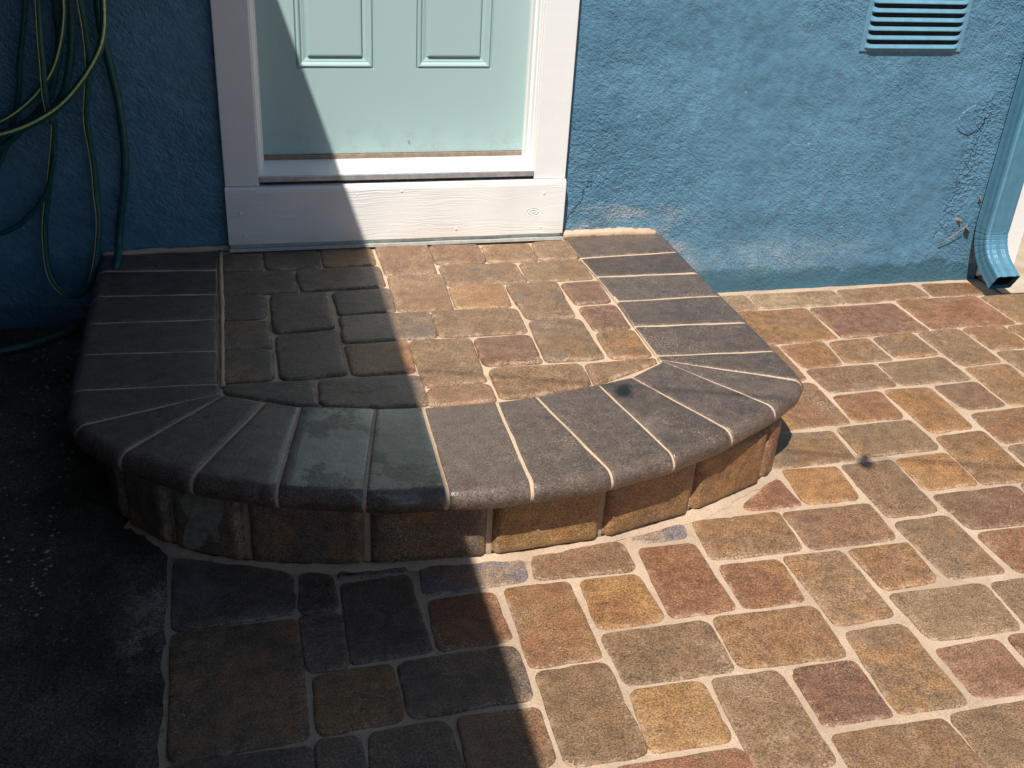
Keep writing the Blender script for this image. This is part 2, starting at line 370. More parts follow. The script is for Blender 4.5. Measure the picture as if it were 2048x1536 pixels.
def rounded(P, rad, wob, rn):
    P = [Vector(p) for p in ccw(P)]; n = len(P); out = []
    for i in range(n):
        p, a, b = P[i], P[i-1], P[(i+1) % n]
        da, db = a-p, b-p; la, lb = da.length, db.length
        r = min(rad*rn.uniform(0.7, 1.4), la*0.42, lb*0.42)
        s, e = p+da/la*r, p+db/lb*r
        for k in range(6):
            t = k/5; out.append((1-t)**2*s+2*t*(1-t)*p+t*t*e)
        m = max(2, int((lb-r)/0.018)); e2 = b+(p-b)/lb*min(rad, lb*0.42)
        for k in range(1, m): out.append(e.lerp(e2, k/m))
    # wobble: low-frequency irregular edge
    L = []; ph = [rn.uniform(0, 6.28) for _ in range(5)]
    N = len(out); c = sum(out, Vector((0, 0)))/N
    bites = [(rn.random(), rn.uniform(.0015, .0045), rn.uniform(.008, .025)) for _ in range(rn.choice((0, 1, 1, 2, 3)))]
    for i, q in enumerate(out):
        t = 2*PI*i/N
        w = sum(math.sin(t*f+ph[j])/(j+1) for j, f in enumerate((3, 7, 13, 23, 41)))*wob
        for bt, ba, bw in bites: w -= ba*math.exp(-(((i/N-bt+.5) % 1-.5)/bw)**2)
        d = (q-c).normalized(); L.append(q+d*w+d*rn.uniform(-.3, .3)*wob)
    return L
def inset(P, d):
    n = len(P); out = []
    for i in range(n):
        t = (P[(i+2) % n]-P[i-2]).normalized(); nn = Vector((-t.y, t.x)); out.append(P[i]+nn*d)
    return out
def paver(pm, poly, ca, cb, mixv, z, rad=0.022, depth=0.02, round_=0.010, wob=0.0011, grow=0.0, gain=1.0):
    rn = rnd; base = rounded(poly, rad, wob, rn)
    if grow: base = inset(base, -grow)
    js = [rn.uniform(0.88, 1.12)*gain for _ in range(2)]; jr = rn.uniform(0.95, 1.06)
    a = tuple(k*js[0]*(jr if i == 0 else 1) for i, k in enumerate(PAL[ca])); b = tuple((0.72*k+0.28*PAL[ca][i_])*js[1] for i_, k in enumerate(PAL[cb]))
    sdv = rn.random()
    dz = rn.uniform(-0.0018, 0.0018); tx, ty = rn.uniform(-.012, .012), rn.uniform(-.012, .012)
    c = sum(base, Vector((0, 0)))/len(base)
    rows = [(0.0, -depth, 1.0), (0.0, -round_*0.75, 1.0), (round_*0.25, -round_*0.38, 1.0), (round_*0.6, -round_*0.13, 0.9), (round_*1.1, -round_*0.02, 0.5)]
    prev = None
    for d, dzz, e in rows:
        Q = inset(base, d) if d else base
        ring = [pm.v((q.x, q.y, z+dzz+dz+tx*(q.x-c.x)+ty*(q.y-c.y)), a, b, (e, mixv, sdv)) for q in Q]
        if prev:
            for i in range(len(ring)): pm.bm.faces.new((prev[i], prev[(i+1) % len(ring)], ring[(i+1) % len(ring)], ring[i]))
        prev = ring; last = Q
    for f, e in ((0.16, 0.06), (0.45, 0.0)):
        ring = [pm.v(((q.x+(c.x-q.x)*f), (q.y+(c.y-q.y)*f), z+dz+(tx*(q.x-c.x)+ty*(q.y-c.y))*(1-f)), a, b, (e, mixv, sdv)) for q in last]
        for i in range(len(ring)): pm.bm.faces.new((prev[i], prev[(i+1) % len(ring)], ring[(i+1) % len(ring)], ring[i]))
        prev = ring
    cv = pm.v((c.x, c.y, z+dz), a, b, (0.0, mixv, sdv))
    for i in range(len(prev)): pm.bm.faces.new((prev[i], prev[(i+1) % len(prev)], cv))

# ------------------------------------------------------------------ data measured on the real planes (metres)
H = 0.2648
STEP = [
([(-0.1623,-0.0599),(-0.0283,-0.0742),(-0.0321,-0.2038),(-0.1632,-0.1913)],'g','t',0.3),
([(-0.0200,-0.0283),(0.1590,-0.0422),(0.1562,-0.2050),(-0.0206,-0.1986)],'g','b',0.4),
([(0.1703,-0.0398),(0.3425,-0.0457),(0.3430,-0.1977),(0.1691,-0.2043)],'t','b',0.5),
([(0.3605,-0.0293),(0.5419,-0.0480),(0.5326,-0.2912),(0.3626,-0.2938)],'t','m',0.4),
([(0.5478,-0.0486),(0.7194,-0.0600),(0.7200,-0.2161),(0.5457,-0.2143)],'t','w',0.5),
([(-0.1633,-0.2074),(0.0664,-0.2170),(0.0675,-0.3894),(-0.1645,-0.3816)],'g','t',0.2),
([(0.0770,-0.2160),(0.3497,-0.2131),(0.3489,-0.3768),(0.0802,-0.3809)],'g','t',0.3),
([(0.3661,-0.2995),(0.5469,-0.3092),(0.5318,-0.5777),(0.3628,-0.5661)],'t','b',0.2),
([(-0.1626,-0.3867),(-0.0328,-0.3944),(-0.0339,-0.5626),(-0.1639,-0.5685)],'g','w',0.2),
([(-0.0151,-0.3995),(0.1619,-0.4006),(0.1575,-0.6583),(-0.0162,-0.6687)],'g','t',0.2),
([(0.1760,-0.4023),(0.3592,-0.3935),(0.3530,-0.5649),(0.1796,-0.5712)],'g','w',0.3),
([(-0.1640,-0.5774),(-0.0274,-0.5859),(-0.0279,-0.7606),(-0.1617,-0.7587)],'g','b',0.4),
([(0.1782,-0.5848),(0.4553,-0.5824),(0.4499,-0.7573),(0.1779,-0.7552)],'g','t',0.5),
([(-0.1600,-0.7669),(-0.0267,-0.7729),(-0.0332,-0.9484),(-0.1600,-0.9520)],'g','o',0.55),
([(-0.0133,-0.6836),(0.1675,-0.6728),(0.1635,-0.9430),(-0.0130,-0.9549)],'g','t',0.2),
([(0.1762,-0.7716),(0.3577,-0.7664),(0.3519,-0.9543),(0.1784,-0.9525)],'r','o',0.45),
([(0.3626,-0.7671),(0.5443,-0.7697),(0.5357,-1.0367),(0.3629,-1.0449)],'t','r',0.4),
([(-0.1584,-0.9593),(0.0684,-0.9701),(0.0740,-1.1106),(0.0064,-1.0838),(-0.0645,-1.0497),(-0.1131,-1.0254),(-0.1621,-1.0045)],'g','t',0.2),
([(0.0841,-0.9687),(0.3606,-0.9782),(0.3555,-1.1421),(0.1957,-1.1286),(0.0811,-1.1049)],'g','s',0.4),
([(0.3680,-1.0565),(0.5370,-1.0553),(0.5372,-1.1482),(0.3560,-1.1456)],'m','t',0.5),
([(0.7320,-0.0675),(0.9111,-0.0608),(0.9017,-0.2218),(0.7267,-0.2168)],'t','b',0.4),
([(0.9198,-0.0554),(1.0539,-0.0498),(1.0483,-0.2223),(0.9078,-0.2166)],'t','m',0.4),
([(0.5471,-0.2315),(0.8146,-0.2345),(0.8163,-0.3974),(0.5525,-0.3901)],'t','g',0.3),
([(0.8295,-0.2396),(1.0510,-0.2368),(1.0480,-0.3915),(0.8236,-0.3950)],'t','o',0.35),
([(0.5523,-0.4026),(0.7317,-0.4078),(0.7188,-0.5767),(0.5433,-0.5676)],'o','t',0.25),
([(0.7378,-0.4117),(0.9136,-0.4108),(0.9010,-0.6760),(0.7467,-0.6733)],'t','g',0.35),
([(0.9259,-0.4229),(1.0545,-0.4184),(1.0502,-0.5777),(0.9284,-0.5858)],'w','t',0.3),
([(0.4633,-0.5786),(0.7297,-0.5926),(0.7246,-0.7610),(0.4556,-0.7537)],'t','m',0.3),
([(0.9304,-0.6077),(1.0561,-0.6034),(1.0483,-0.7716),(0.9331,-0.7748)],'w','t',0.3),
([(0.5540,-0.7796),(0.7248,-0.7804),(0.7170,-0.9521),(0.5496,-0.9495)],'w','t',0.45),
([(0.7467,-0.6890),(0.9085,-0.6929),(0.9051,-0.9506),(0.7290,-0.9506)],'s','o',0.45),
([(0.9298,-0.7851),(1.0512,-0.7847),(1.0493,-0.9597),(0.9223,-0.9562)],'o','s',0.5),
([(0.5560,-0.9714),(0.8244,-0.9733),(0.8182,-1.0970),(0.6522,-1.1334),(0.5507,-1.1362)],'t','b',0.5),
([(0.8344,-0.9787),(1.0513,-0.9707),(1.0496,-0.9964),(0.9417,-1.0486),(0.8415,-1.0952),(0.8299,-1.0935)],'t','b',0.4),
]
GR = [
([(1.6478,-0.0395),(1.8112,-0.0394),(1.8134,-0.1644),(1.6490,-0.1871)],'l','t',0.4),
([(1.8361,-0.0461),(2.1972,-0.0387),(2.1914,-0.1630),(1.8212,-0.1654)],'l','t',0.4),
([(2.2144,-0.0426),(2.5699,-0.0316),(2.5759,-0.1488),(2.1981,-0.1644)],'t','b',0.4),
([(2.6128,-0.0247),(2.8322,-0.0381),(2.8245,-0.1522),(2.5894,-0.1447)],'b','r',0.3),
([(1.6553,-0.1971),(2.0005,-0.1876),(1.9996,-0.4462),(1.6630,-0.4537)],'b','o',0.6),
([(2.0185,-0.1910),(2.3852,-0.1817),(2.3925,-0.4297),(2.0202,-0.4446)],'w','r',0.5),
([(2.4093,-0.1680),(2.7769,-0.1649),(2.7797,-0.4207),(2.4113,-0.4242)],'r','b',0.5),
([(2.7944,-0.1751),(3.1413,-0.1642),(3.1200,-0.3985),(2.7907,-0.4200)],'s','o',0.5),
([(1.6332,-0.4631),(1.7383,-0.4669),(1.7293,-0.7203),(1.6296,-0.7261)],'b','t',0.3),
([(1.7508,-0.4727),(1.9246,-0.4627),(1.9134,-0.6329),(1.7565,-0.6399)],'o','r',0.45),
([(1.9475,-0.4683),(2.1116,-0.4615),(2.1103,-0.6264),(1.9308,-0.6282)],'t','o',0.3),
([(2.1344,-0.4597),(2.3058,-0.4482),(2.3068,-0.6125),(2.1349,-0.6208)],'s','o',0.4),
([(2.3293,-0.4463),(2.5104,-0.4350),(2.5087,-0.6947),(2.3400,-0.7087)],'t','b',0.3),
([(2.5268,-0.4371),(2.7015,-0.4343),(2.7089,-0.6062),(2.5391,-0.6088)],'b','t',0.4),
([(2.7194,-0.4418),(2.9578,-0.4310),(2.9582,-0.6126),(2.7396,-0.6027)],'t','b',0.4),
([(2.5403,-0.6277),(2.7275,-0.6249),(2.7203,-0.8515),(2.5454,-0.8537)],'t','w',0.3),
([(2.3426,-0.7222),(2.5202,-0.7187),(2.4989,-0.9852),(2.3373,-0.9847)],'b','t',0.4),
([(1.7609,-0.6539),(2.0264,-0.6537),(2.0240,-0.8039),(1.7654,-0.8133)],'t','r',0.35),
([(2.0428,-0.6455),(2.3122,-0.6333),(2.3156,-0.7983),(2.0352,-0.8039)],'t','s',0.3),
([(1.5711,-0.7402),(1.7353,-0.7430),(1.7310,-1.0045),(1.5210,-1.0080)],'b','t',0.4),
([(1.7629,-0.8375),(1.9375,-0.8328),(1.9290,-0.9987),(1.7492,-1.0007)],'r','o',0.5),
([(1.9582,-0.8278),(2.1280,-0.8280),(2.1209,-1.0895),(1.9598,-1.0990)],'o','b',0.5),
([(2.1480,-0.8251),(2.3217,-0.8194),(2.3174,-0.9811),(2.1637,-0.9874)],'w','t',0.6),
([(2.1621,-1.0151),(2.4527,-0.9973),(2.4431,-1.1887),(2.1519,-1.1889)],'b','t',0.4),
([(1.4212,-0.9576),(1.5517,-0.9251),(1.5456,-1.0079),(1.4346,-1.0218)],'o','t',0.3),
([(1.4074,-1.0329),(1.6466,-1.0373),(1.6385,-1.2049),(1.3672,-1.2038)],'s','o',0.5),
([(1.6683,-1.0312),(1.9332,-1.0191),(1.9319,-1.1885),(1.6636,-1.1911)],'t','o',0.3),
([(1.9577,-1.1244),(2.1349,-1.1152),(2.1221,-1.3855),(1.9483,-1.3835)],'b','o',0.4),
([(2.1532,-1.2130),(2.3488,-1.1918),(2.3386,-1.3766),(2.1515,-1.3841)],'t','s',0.4),
([(1.3898,-1.2211),(1.5561,-1.2291),(1.5417,-1.3909),(1.3738,-1.3839)],'o','b',0.35),
([(1.5729,-1.2239),(1.7488,-1.2200),(1.7355,-1.4789),(1.5771,-1.4854)],'t','s',0.4),
([(1.7596,-1.2217),(1.9345,-1.2121),(1.9319,-1.3778),(1.7549,-1.3800)],'o','b',0.25),
([(1.7607,-1.4091),(2.0366,-1.4033),(2.0441,-1.5758),(1.7723,-1.5688)],'w','t',0.5),
([(2.0571,-1.4024),(2.1904,-1.3965),(2.1941,-1.5677),(2.0643,-1.5792)],'t','w',0.4),
([(1.2071,-1.3575),(1.3535,-1.2526),(1.3635,-1.3884),(1.1949,-1.3862)],'r','w',0.4),
([(1.0293,-1.4093),(1.2772,-1.4108),(1.2719,-1.5717),(1.0153,-1.5727)],'b','t',0.5),
([(1.2934,-1.4160),(1.5535,-1.4161),(1.5481,-1.5743),(1.2891,-1.5747)],'w','b',0.6),
([(1.5768,-1.5070),(1.7446,-1.5035),(1.7539,-1.7485),(1.5842,-1.7461)],'t','s',0.5),
([(1.7729,-1.5929),(2.0748,-1.5894),(2.0947,-1.7562),(1.7869,-1.7557)],'r','b',0.6),
([(0.8384,-1.4541),(0.9962,-1.4136),(0.9894,-1.4715),(0.8635,-1.4739)],'v','l',0.3),
([(0.8441,-1.4981),(0.9922,-1.5019),(0.9983,-1.7551),(0.8312,-1.7585)],'r','b',0.4),
([(1.0238,-1.5945),(1.1887,-1.6002),(1.1811,-1.7566),(1.0177,-1.7586)],'r','o',0.45),
([(1.2022,-1.5955),(1.3687,-1.5957),(1.3688,-1.8479),(1.2112,-1.8545)],'t','o',0.4),
([(1.3885,-1.5977),(1.5612,-1.5966),(1.5558,-1.7479),(1.3958,-1.7588)],'b','o',0.5),
([(1.3991,-1.7808),(1.6649,-1.7806),(1.6541,-1.9454),(1.4071,-1.9416)],'t','l',0.3),
([(1.6840,-1.7820),(1.8960,-1.7783),(1.8844,-1.9412),(1.6778,-1.9394)],'t','s',0.4),
([(0.9297,-1.7776),(1.1910,-1.7830),(1.1872,-1.9511),(0.9241,-1.9432)],'b','o',0.4),
([(0.6481,-1.7805),(0.9112,-1.7820),(0.9103,-1.9444),(0.6530,-1.9448)],'t','s',0.4),
([(0.6597,-1.5890),(0.8057,-1.5916),(0.8168,-1.7601),(0.6484,-1.7667)],'o','r',0.5),
([(0.5689,-1.4673),(0.8074,-1.4623),(0.8066,-1.5773),(0.5484,-1.5675)],'m','t',0.4),
([(0.2775,-1.4723),(0.5357,-1.4840),(0.5294,-1.5684),(0.2722,-1.5775)],'v','l',0.35),
([(0.2794,-1.5971),(0.4378,-1.5949),(0.4441,-1.7594),(0.2748,-1.7668)],'r','b',0.5),
([(0.4667,-1.5883),(0.6285,-1.5901),(0.6271,-1.8532),(0.4649,-1.8563)],'b','r',0.4),
([(0.1793,-1.7908),(0.4468,-1.7827),(0.4423,-1.9432),(0.1820,-1.9484)],'g','s',0.4),
([(0.4691,-1.8716),(0.6333,-1.8704),(0.6349,-2.1336),(0.4660,-2.1315)],'t','b',0.4),
([(0.6547,-1.9624),(0.8219,-1.9632),(0.8175,-2.1321),(0.6435,-2.1290)],'o','y',0.5),
([(0.8454,-1.9613),(1.0050,-1.9658),(1.0046,-2.2269),(0.8349,-2.2261)],'t','l',0.3),
([(1.0331,-1.9684),(1.1926,-1.9699),(1.1896,-2.1328),(1.0301,-2.1326)],'w','r',0.5),
([(1.2164,-1.8774),(1.3766,-1.8780),(1.3741,-2.1332),(1.2045,-2.1347)],'t','o',0.45),
([(1.4015,-1.9722),(1.5683,-1.9636),(1.5658,-2.1284),(1.4019,-2.1273)],'m','r',0.3),
([(1.5991,-1.9651),(1.7806,-1.9594),(1.7672,-2.1182),(1.6012,-2.1193)],'r','t',0.4),
([(1.0283,-2.1591),(1.2952,-2.1638),(1.3032,-2.3117),(1.0227,-2.3073)],'b','t',0.5),
([(1.3098,-2.1558),(1.6253,-2.1511),(1.6257,-2.3027),(1.3126,-2.3070)],'t','b',0.3),
([(0.5609,-2.1518),(0.8277,-2.1532),(0.8343,-2.2196),(0.5617,-2.2159)],'r','b',0.4),
([(0.2772,-1.9696),(0.4457,-1.9719),(0.4453,-2.1187),(0.2722,-2.1200)],'b','r',0.5),
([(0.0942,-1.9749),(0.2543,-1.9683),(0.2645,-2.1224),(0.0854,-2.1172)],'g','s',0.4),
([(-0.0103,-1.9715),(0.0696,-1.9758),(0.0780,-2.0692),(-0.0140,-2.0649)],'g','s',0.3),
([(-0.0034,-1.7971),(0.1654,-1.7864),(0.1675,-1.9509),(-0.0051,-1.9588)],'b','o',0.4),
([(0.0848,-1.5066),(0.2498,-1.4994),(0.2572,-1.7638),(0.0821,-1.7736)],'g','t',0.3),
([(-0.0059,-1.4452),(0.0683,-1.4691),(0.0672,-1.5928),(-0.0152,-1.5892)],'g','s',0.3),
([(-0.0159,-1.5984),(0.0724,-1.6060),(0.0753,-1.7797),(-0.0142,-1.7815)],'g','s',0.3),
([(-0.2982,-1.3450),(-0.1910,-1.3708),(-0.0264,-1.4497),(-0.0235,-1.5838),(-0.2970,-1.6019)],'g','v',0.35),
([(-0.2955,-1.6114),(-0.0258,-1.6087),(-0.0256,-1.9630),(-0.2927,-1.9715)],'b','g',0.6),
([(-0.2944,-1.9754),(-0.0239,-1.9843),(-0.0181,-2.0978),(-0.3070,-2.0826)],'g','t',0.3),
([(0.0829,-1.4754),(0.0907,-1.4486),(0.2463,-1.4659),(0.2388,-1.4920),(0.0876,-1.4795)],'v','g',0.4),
]
SEAMS = [((1.0532,-0.2227),(1.3991,-0.2061)),
((1.0623,-0.3886),(1.4176,-0.3945)),
((1.0648,-0.5904),(1.4196,-0.5865)),
((1.0604,-0.7696),(1.4185,-0.7872)),
((1.0603,-0.9690),(1.4146,-0.9853)),
((1.0586,-0.9938),(1.4096,-1.1611)),
((1.0666,-1.0011),(1.2671,-1.2843)),
((0.9421,-1.0800),(1.0933,-1.3751)),
((0.8346,-1.1078),(0.9064,-1.4661)),
((0.6465,-1.1444),(0.7234,-1.4824)),
((0.5350,-1.1562),(0.5313,-1.5059)),
((0.3379,-1.1572),(0.3306,-1.5254)),
((0.2161,-1.1430),(0.1551,-1.4558)),
((0.0287,-1.1062),(-0.0398,-1.4243)),
((-0.0592,-1.0752),(-0.2178,-1.3540)),
((-0.1634,-1.0208),(-0.3764,-1.2425)),
((-0.1708,-1.0092),(-0.5020,-1.1201)),
((-0.1756,-0.9574),(-0.5256,-0.9418)),
((-0.1775,-0.7663),(-0.5202,-0.7409)),
((-0.1781,-0.5625),(-0.5179,-0.5461)),
((-0.1760,-0.3835),(-0.5129,-0.3579)),
((-0.1752,-0.1902),(-0.4985,-0.1662))]
HOSE = {'main': [[-0.4164, -0.11, 1.1656], [-0.428, -0.11, 1.0838], [-0.4353, -0.11, 1.0142], [-0.4507, -0.11, 0.9574], [-0.478, -0.11, 0.9069], [-0.5153, -0.11, 0.8558], [-0.5646, -0.11, 0.8013], [-0.6199, -0.11, 0.7569], [-0.6955, -0.11, 0.717], [-0.7685, -0.11, 0.6937], [-0.8533, -0.11, 0.6799]], 'inner': [[-0.5367, -0.09, 1.1601], [-0.5389, -0.09, 1.0787], [-0.5467, -0.09, 1.0232], [-0.5663, -0.09, 0.9525], [-0.5973, -0.09, 0.8804], [-0.6485, -0.09, 0.8145], [-0.7124, -0.09, 0.7598], [-0.7732, -0.09, 0.7259], [-0.853, -0.09, 0.7012]], 'left': [[-0.6034, -0.07, 1.1557], [-0.6082, -0.0844, 1.0767], [-0.6158, -0.0952, 0.9815], [-0.6211, -0.0999, 0.8971], [-0.6277, -0.0973, 0.8088], [-0.6252, -0.088, 0.7389], [-0.6194, -0.0742, 0.7121], [-0.6336, -0.0595, 0.646], [-0.6581, -0.0473, 0.5471], [-0.68, -0.0407, 0.4635], [-0.6957, -0.0412, 0.3974], [-0.7044, -0.0488, 0.3326], [-0.7073, -0.0616, 0.2512], [-0.694, -0.0765, 0.1953], [-0.6664, -0.0897, 0.1641], [-0.636, -0.0981, 0.1555], [-0.6084, -0.0997, 0.1654], [-0.5819, -0.094, 0.1955], [-0.5601, -0.0824, 0.2531], [-0.5419, -0.0677, 0.3335], [-0.5315, -0.0537, 0.4133], [-0.5318, -0.0436, 0.4769], [-0.5277, -0.04, 0.5579], [-0.5277, -0.0437, 0.6236], [-0.5286, -0.0539, 0.7209], [-0.5153, -0.068, 0.8008], [-0.4976, -0.0826, 0.8934], [-0.4912, -0.0941, 0.9965], [-0.493, -0.0997, 1.0811], [-0.489, -0.098, 1.1623]], 'right': [[-0.4487, -0.035, 1.154], [-0.4532, -0.035, 1.0425], [-0.451, -0.035, 0.9709], [-0.4406, -0.035, 0.8827], [-0.4308, -0.035, 0.7844], [-0.428, -0.035, 0.6831], [-0.4318, -0.035, 0.5868], [-0.4463, -0.035, 0.4882], [-0.4653, -0.035, 0.4042], [-0.4808, -0.042, 0.321], [-0.4859, -0.078, 0.2831], [-0.5058, -0.138, 0.2215], [-0.5907, 0.1146, 0.02], [-0.6556, -0.0573, 0.02], [-0.7395, -0.1399, 0.02], [-0.8092, -0.1846, 0.02], [-0.9217, -0.2218, 0.02]], 'mid': [[-0.5119, -0.075, 1.1584], [-0.5233, -0.075, 1.0764], [-0.5288, -0.075, 1.0066], [-0.5401, -0.075, 0.9352], [-0.5585, -0.075, 0.8623], [-0.5823, -0.075, 0.803], [-0.6158, -0.075, 0.7656], [-0.6694, -0.075, 0.7358], [-0.7458, -0.075, 0.6955], [-0.835, -0.075, 0.6616]], 'thin': [[-0.6441, -0.04, 1.1505], [-0.6503, -0.04, 1.0685], [-0.6689, -0.04, 0.9843], [-0.6907, -0.04, 0.898], [-0.7164, -0.04, 0.7798], [-0.7764, -0.04, 0.6268], [-0.8546, -0.04, 0.501]], 'low': [[-0.63, -0.06, 0.6303], [-0.6704, -0.06, 0.5029], [-0.7338, -0.06, 0.4224], [-0.8001, -0.06, 0.3745], [-0.8927, -0.06, 0.3445]], 'back': [[-0.5576, -0.055, 1.1546], [-0.5681, -0.055, 1.0445], [-0.572, -0.055, 0.9596], [-0.5978, -0.055, 0.8576], [-0.6297, -0.055, 0.7831], [-0.6881, -0.055, 0.7229], [-0.7708, -0.055, 0.6469], [-0.8462, -0.055, 0.6171]]}

# ------------------------------------------------------------------ ground
bm = bmesh.new()
def sheet(bm, x0, x1, y0, y1, z, n=1):
    vs = [bm.verts.new(p) for p in ((x0, y0, z), (x1, y0, z), (x1, y1, z), (x0, y1, z))]; bm.faces.new(vs)
sheet(bm, -60, 60, -60, 60, -0.03)
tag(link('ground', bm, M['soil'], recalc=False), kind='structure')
bm = bmesh.new()
# joint sand, finely divided so that it can undulate
NX, NY = 150, 90; X0, X1, Y0, Y1 = -0.345, 5.2, -4.6, 0.0
g = [[bm.verts.new((X0+(X1-X0)*i/NX, Y0+(Y1-Y0)*j/NY, -0.0055+0.0015*math.sin(i*1.7+j*0.6)*math.sin(j*1.3-i*.4))) for j in range(NY+1)] for i in range(NX+1)]
for i in range(NX):
    for j in range(NY): bm.faces.new((g[i][j], g[i+1][j], g[i+1][j+1], g[i][j+1]))
tag(link('patio_joint_sand', bm, M['sand'], smooth=True), kind='structure')
bm = bmesh.new()
NX, NY = 90, 110; X0, X1, Y0, Y1 = -2.6, -0.309, -4.6, 0.0
nz = random.Random(3)
g = [[bm.verts.new((X0+(X1-X0)*i/NX+(nz.uniform(-.007, .004)-.002 if i == NX else 0), Y0+(Y1-Y0)*j/NY, (0.001+nz.uniform(-.0035, .0035)) if i < NX else -0.003)) for j in range(NY+1)] for i in range(NX+1)]
for i in range(NX):
    for j in range(NY): bm.faces.new((g[i][j], g[i+1][j], g[i+1][j+1], g[i][j+1]))
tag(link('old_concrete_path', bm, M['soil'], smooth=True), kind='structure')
bm = bmesh.new()
vs = [bm.verts.new(p) for p in ((2.905, -0.165, 0.0008), (6.0, -0.165, 0.0008), (6.0, 1.5, 0.0008), (2.905, 1.5, 0.0008))]; bm.faces.new(vs)
tag(link('concrete_strip', bm, M['concrete'], recalc=False), kind='structure')

# ------------------------------------------------------------------ patio pavers
pm = PM()
for poly, a, b, m in GR: paver(pm, poly, a, b, m, 0.0, rad=0.020, round_=0.0065, wob=0.0012, grow=0.0052)
def inside(p, P):
    r = False
    for i in range(len(P)):
        a, b = P[i], P[i-1]
        if (a[1] > p[1]) != (b[1] > p[1]) and p[0] < (b[0]-a[0])*(p[1]-a[1])/(b[1]-a[1])+a[0]: r = not r
    return r
OUT = [(1.445, 0.0), (1.445, -1.10), (1.435, -1.165), (1.39, -1.222), (1.281, -1.302), (1.088, -1.415), (0.908, -1.492), (0.715, -1.541), (0.46, -1.560), (0.2, -1.543), (-0.062, -1.475), (-0.252, -1.388), (-0.422, -1.258), (-0.51, -1.155), (-0.545, -1.06), (-0.553, -0.9), (-0.553, 0.0)]
cand = random.Random(11); y = -0.165-0.186
busy = [q[0] for q in GR]
for row in range(25):
    yb = y-0.176
    x = -0.295+(0.0 if row % 2 else 0.1)
    while x < 5.0:
        w = cand.choice((0.17, 0.17, 0.26)); r = [(x, yb), (x+w, yb), (x+w, y), (x, y)]
        tests = [(x+w*u, yb+(y-yb)*v_) for u in (0, .25, .5, .75, 1) for v_ in (0, .33, .66, 1)]
        hit = any(inside(t, B) for B in busy for t in tests) or any(inside(t, OUT) for t in tests)
        hit = hit or any(x < q[0] < x+w and yb < q[1] < y for B in busy for q in B)
        if not hit: paver(pm, r, cand.choice('tbtwrtob'), cand.choice('tbgos'), cand.uniform(.2, .6), 0.0, rad=0.02, round_=0.0065)
        x += w+0.012
    y = yb-0.010
tag(pm.done('patio_paving', M['paver']), kind='structure')

# ------------------------------------------------------------------ the entry step
step = tag(empty('entry_step', (0.45, -0.75, 0)), 'broad bow-fronted paver step below the pale teal door, half of it in shade', 'step')
def par(o):
    o.parent = step; o.matrix_parent_inverse = Matrix.Translation(-Vector(step.location)); return o
pm = PM()
for poly, a, b, m in STEP: paver(pm, poly, a, b, m, H, rad=0.020, round_=0.0105, wob=0.0011, depth=0.022, grow=0.0042, gain=1.0)
par(pm.done('paving', M['paver']))
# outline helpers
seg = [(Vector(OUT[i]), Vector(OUT[i+1])) for i in range(len(OUT)-1)]
cum = [0.0]
for a, b in seg: cum.append(cum[-1]+(b-a).length)
def at(s):
    s = max(0.0, min(cum[-1]-1e-6, s))
    for i, (a, b) in enumerate(seg):
        if s <= cum[i+1]: return a.lerp(b, (s-cum[i])/(cum[i+1]-cum[i]))
def hitS(p, q):
    p, q = Vector(p), Vector(q); d = q-p; best = None
    for i, (a, b) in enumerate(seg):
        e = b-a; den = d.x*e.y-d.y*e.x
        if abs(den) < 1e-9: continue
        t = ((a.x-p.x)*e.y-(a.y-p.y)*e.x)/den; u = ((a.x-p.x)*d.y-(a.y-p.y)*d.x)/den
        if t > 0 and -1e-6 <= u <= 1+1e-6: best = cum[i]+u*(b-a).length if best is None or t < best[1] else best[0]; best = (best, t)
    return best[0] if best else None
SM = [((1.053, -0.022), (1.4, -0.022))]+SEAMS+[((-0.167, -0.022), (-0.5, -0.022))]
INS = [Vector(a) for a, b in SM]
OS = [hitS(a, b) for a, b in SM]
R_ = 0.0325
def prof(L, shrink=0.0):
    rows = [(0.0, -0.05), (0.0, -0.006), (0.0035, -0.0012), (0.010, 0.0)]
    for f in (0.25, 0.5, 0.75): rows.append((0.010+(L-R_-0.020)*f, 0.0))
    rows.append((L-R_-0.006, 0.0))
    for k in range(0, 13):
        th = PI*k/12; rows.append((L-R_+R_*math.sin(th)*1.0, -R_+R_*math.cos(th)))
    rows.append((L-0.14, -2*R_))
    return [(max(0.0, d-shrink), z-shrink if z > -R_ else z+shrink) for d, z in rows]
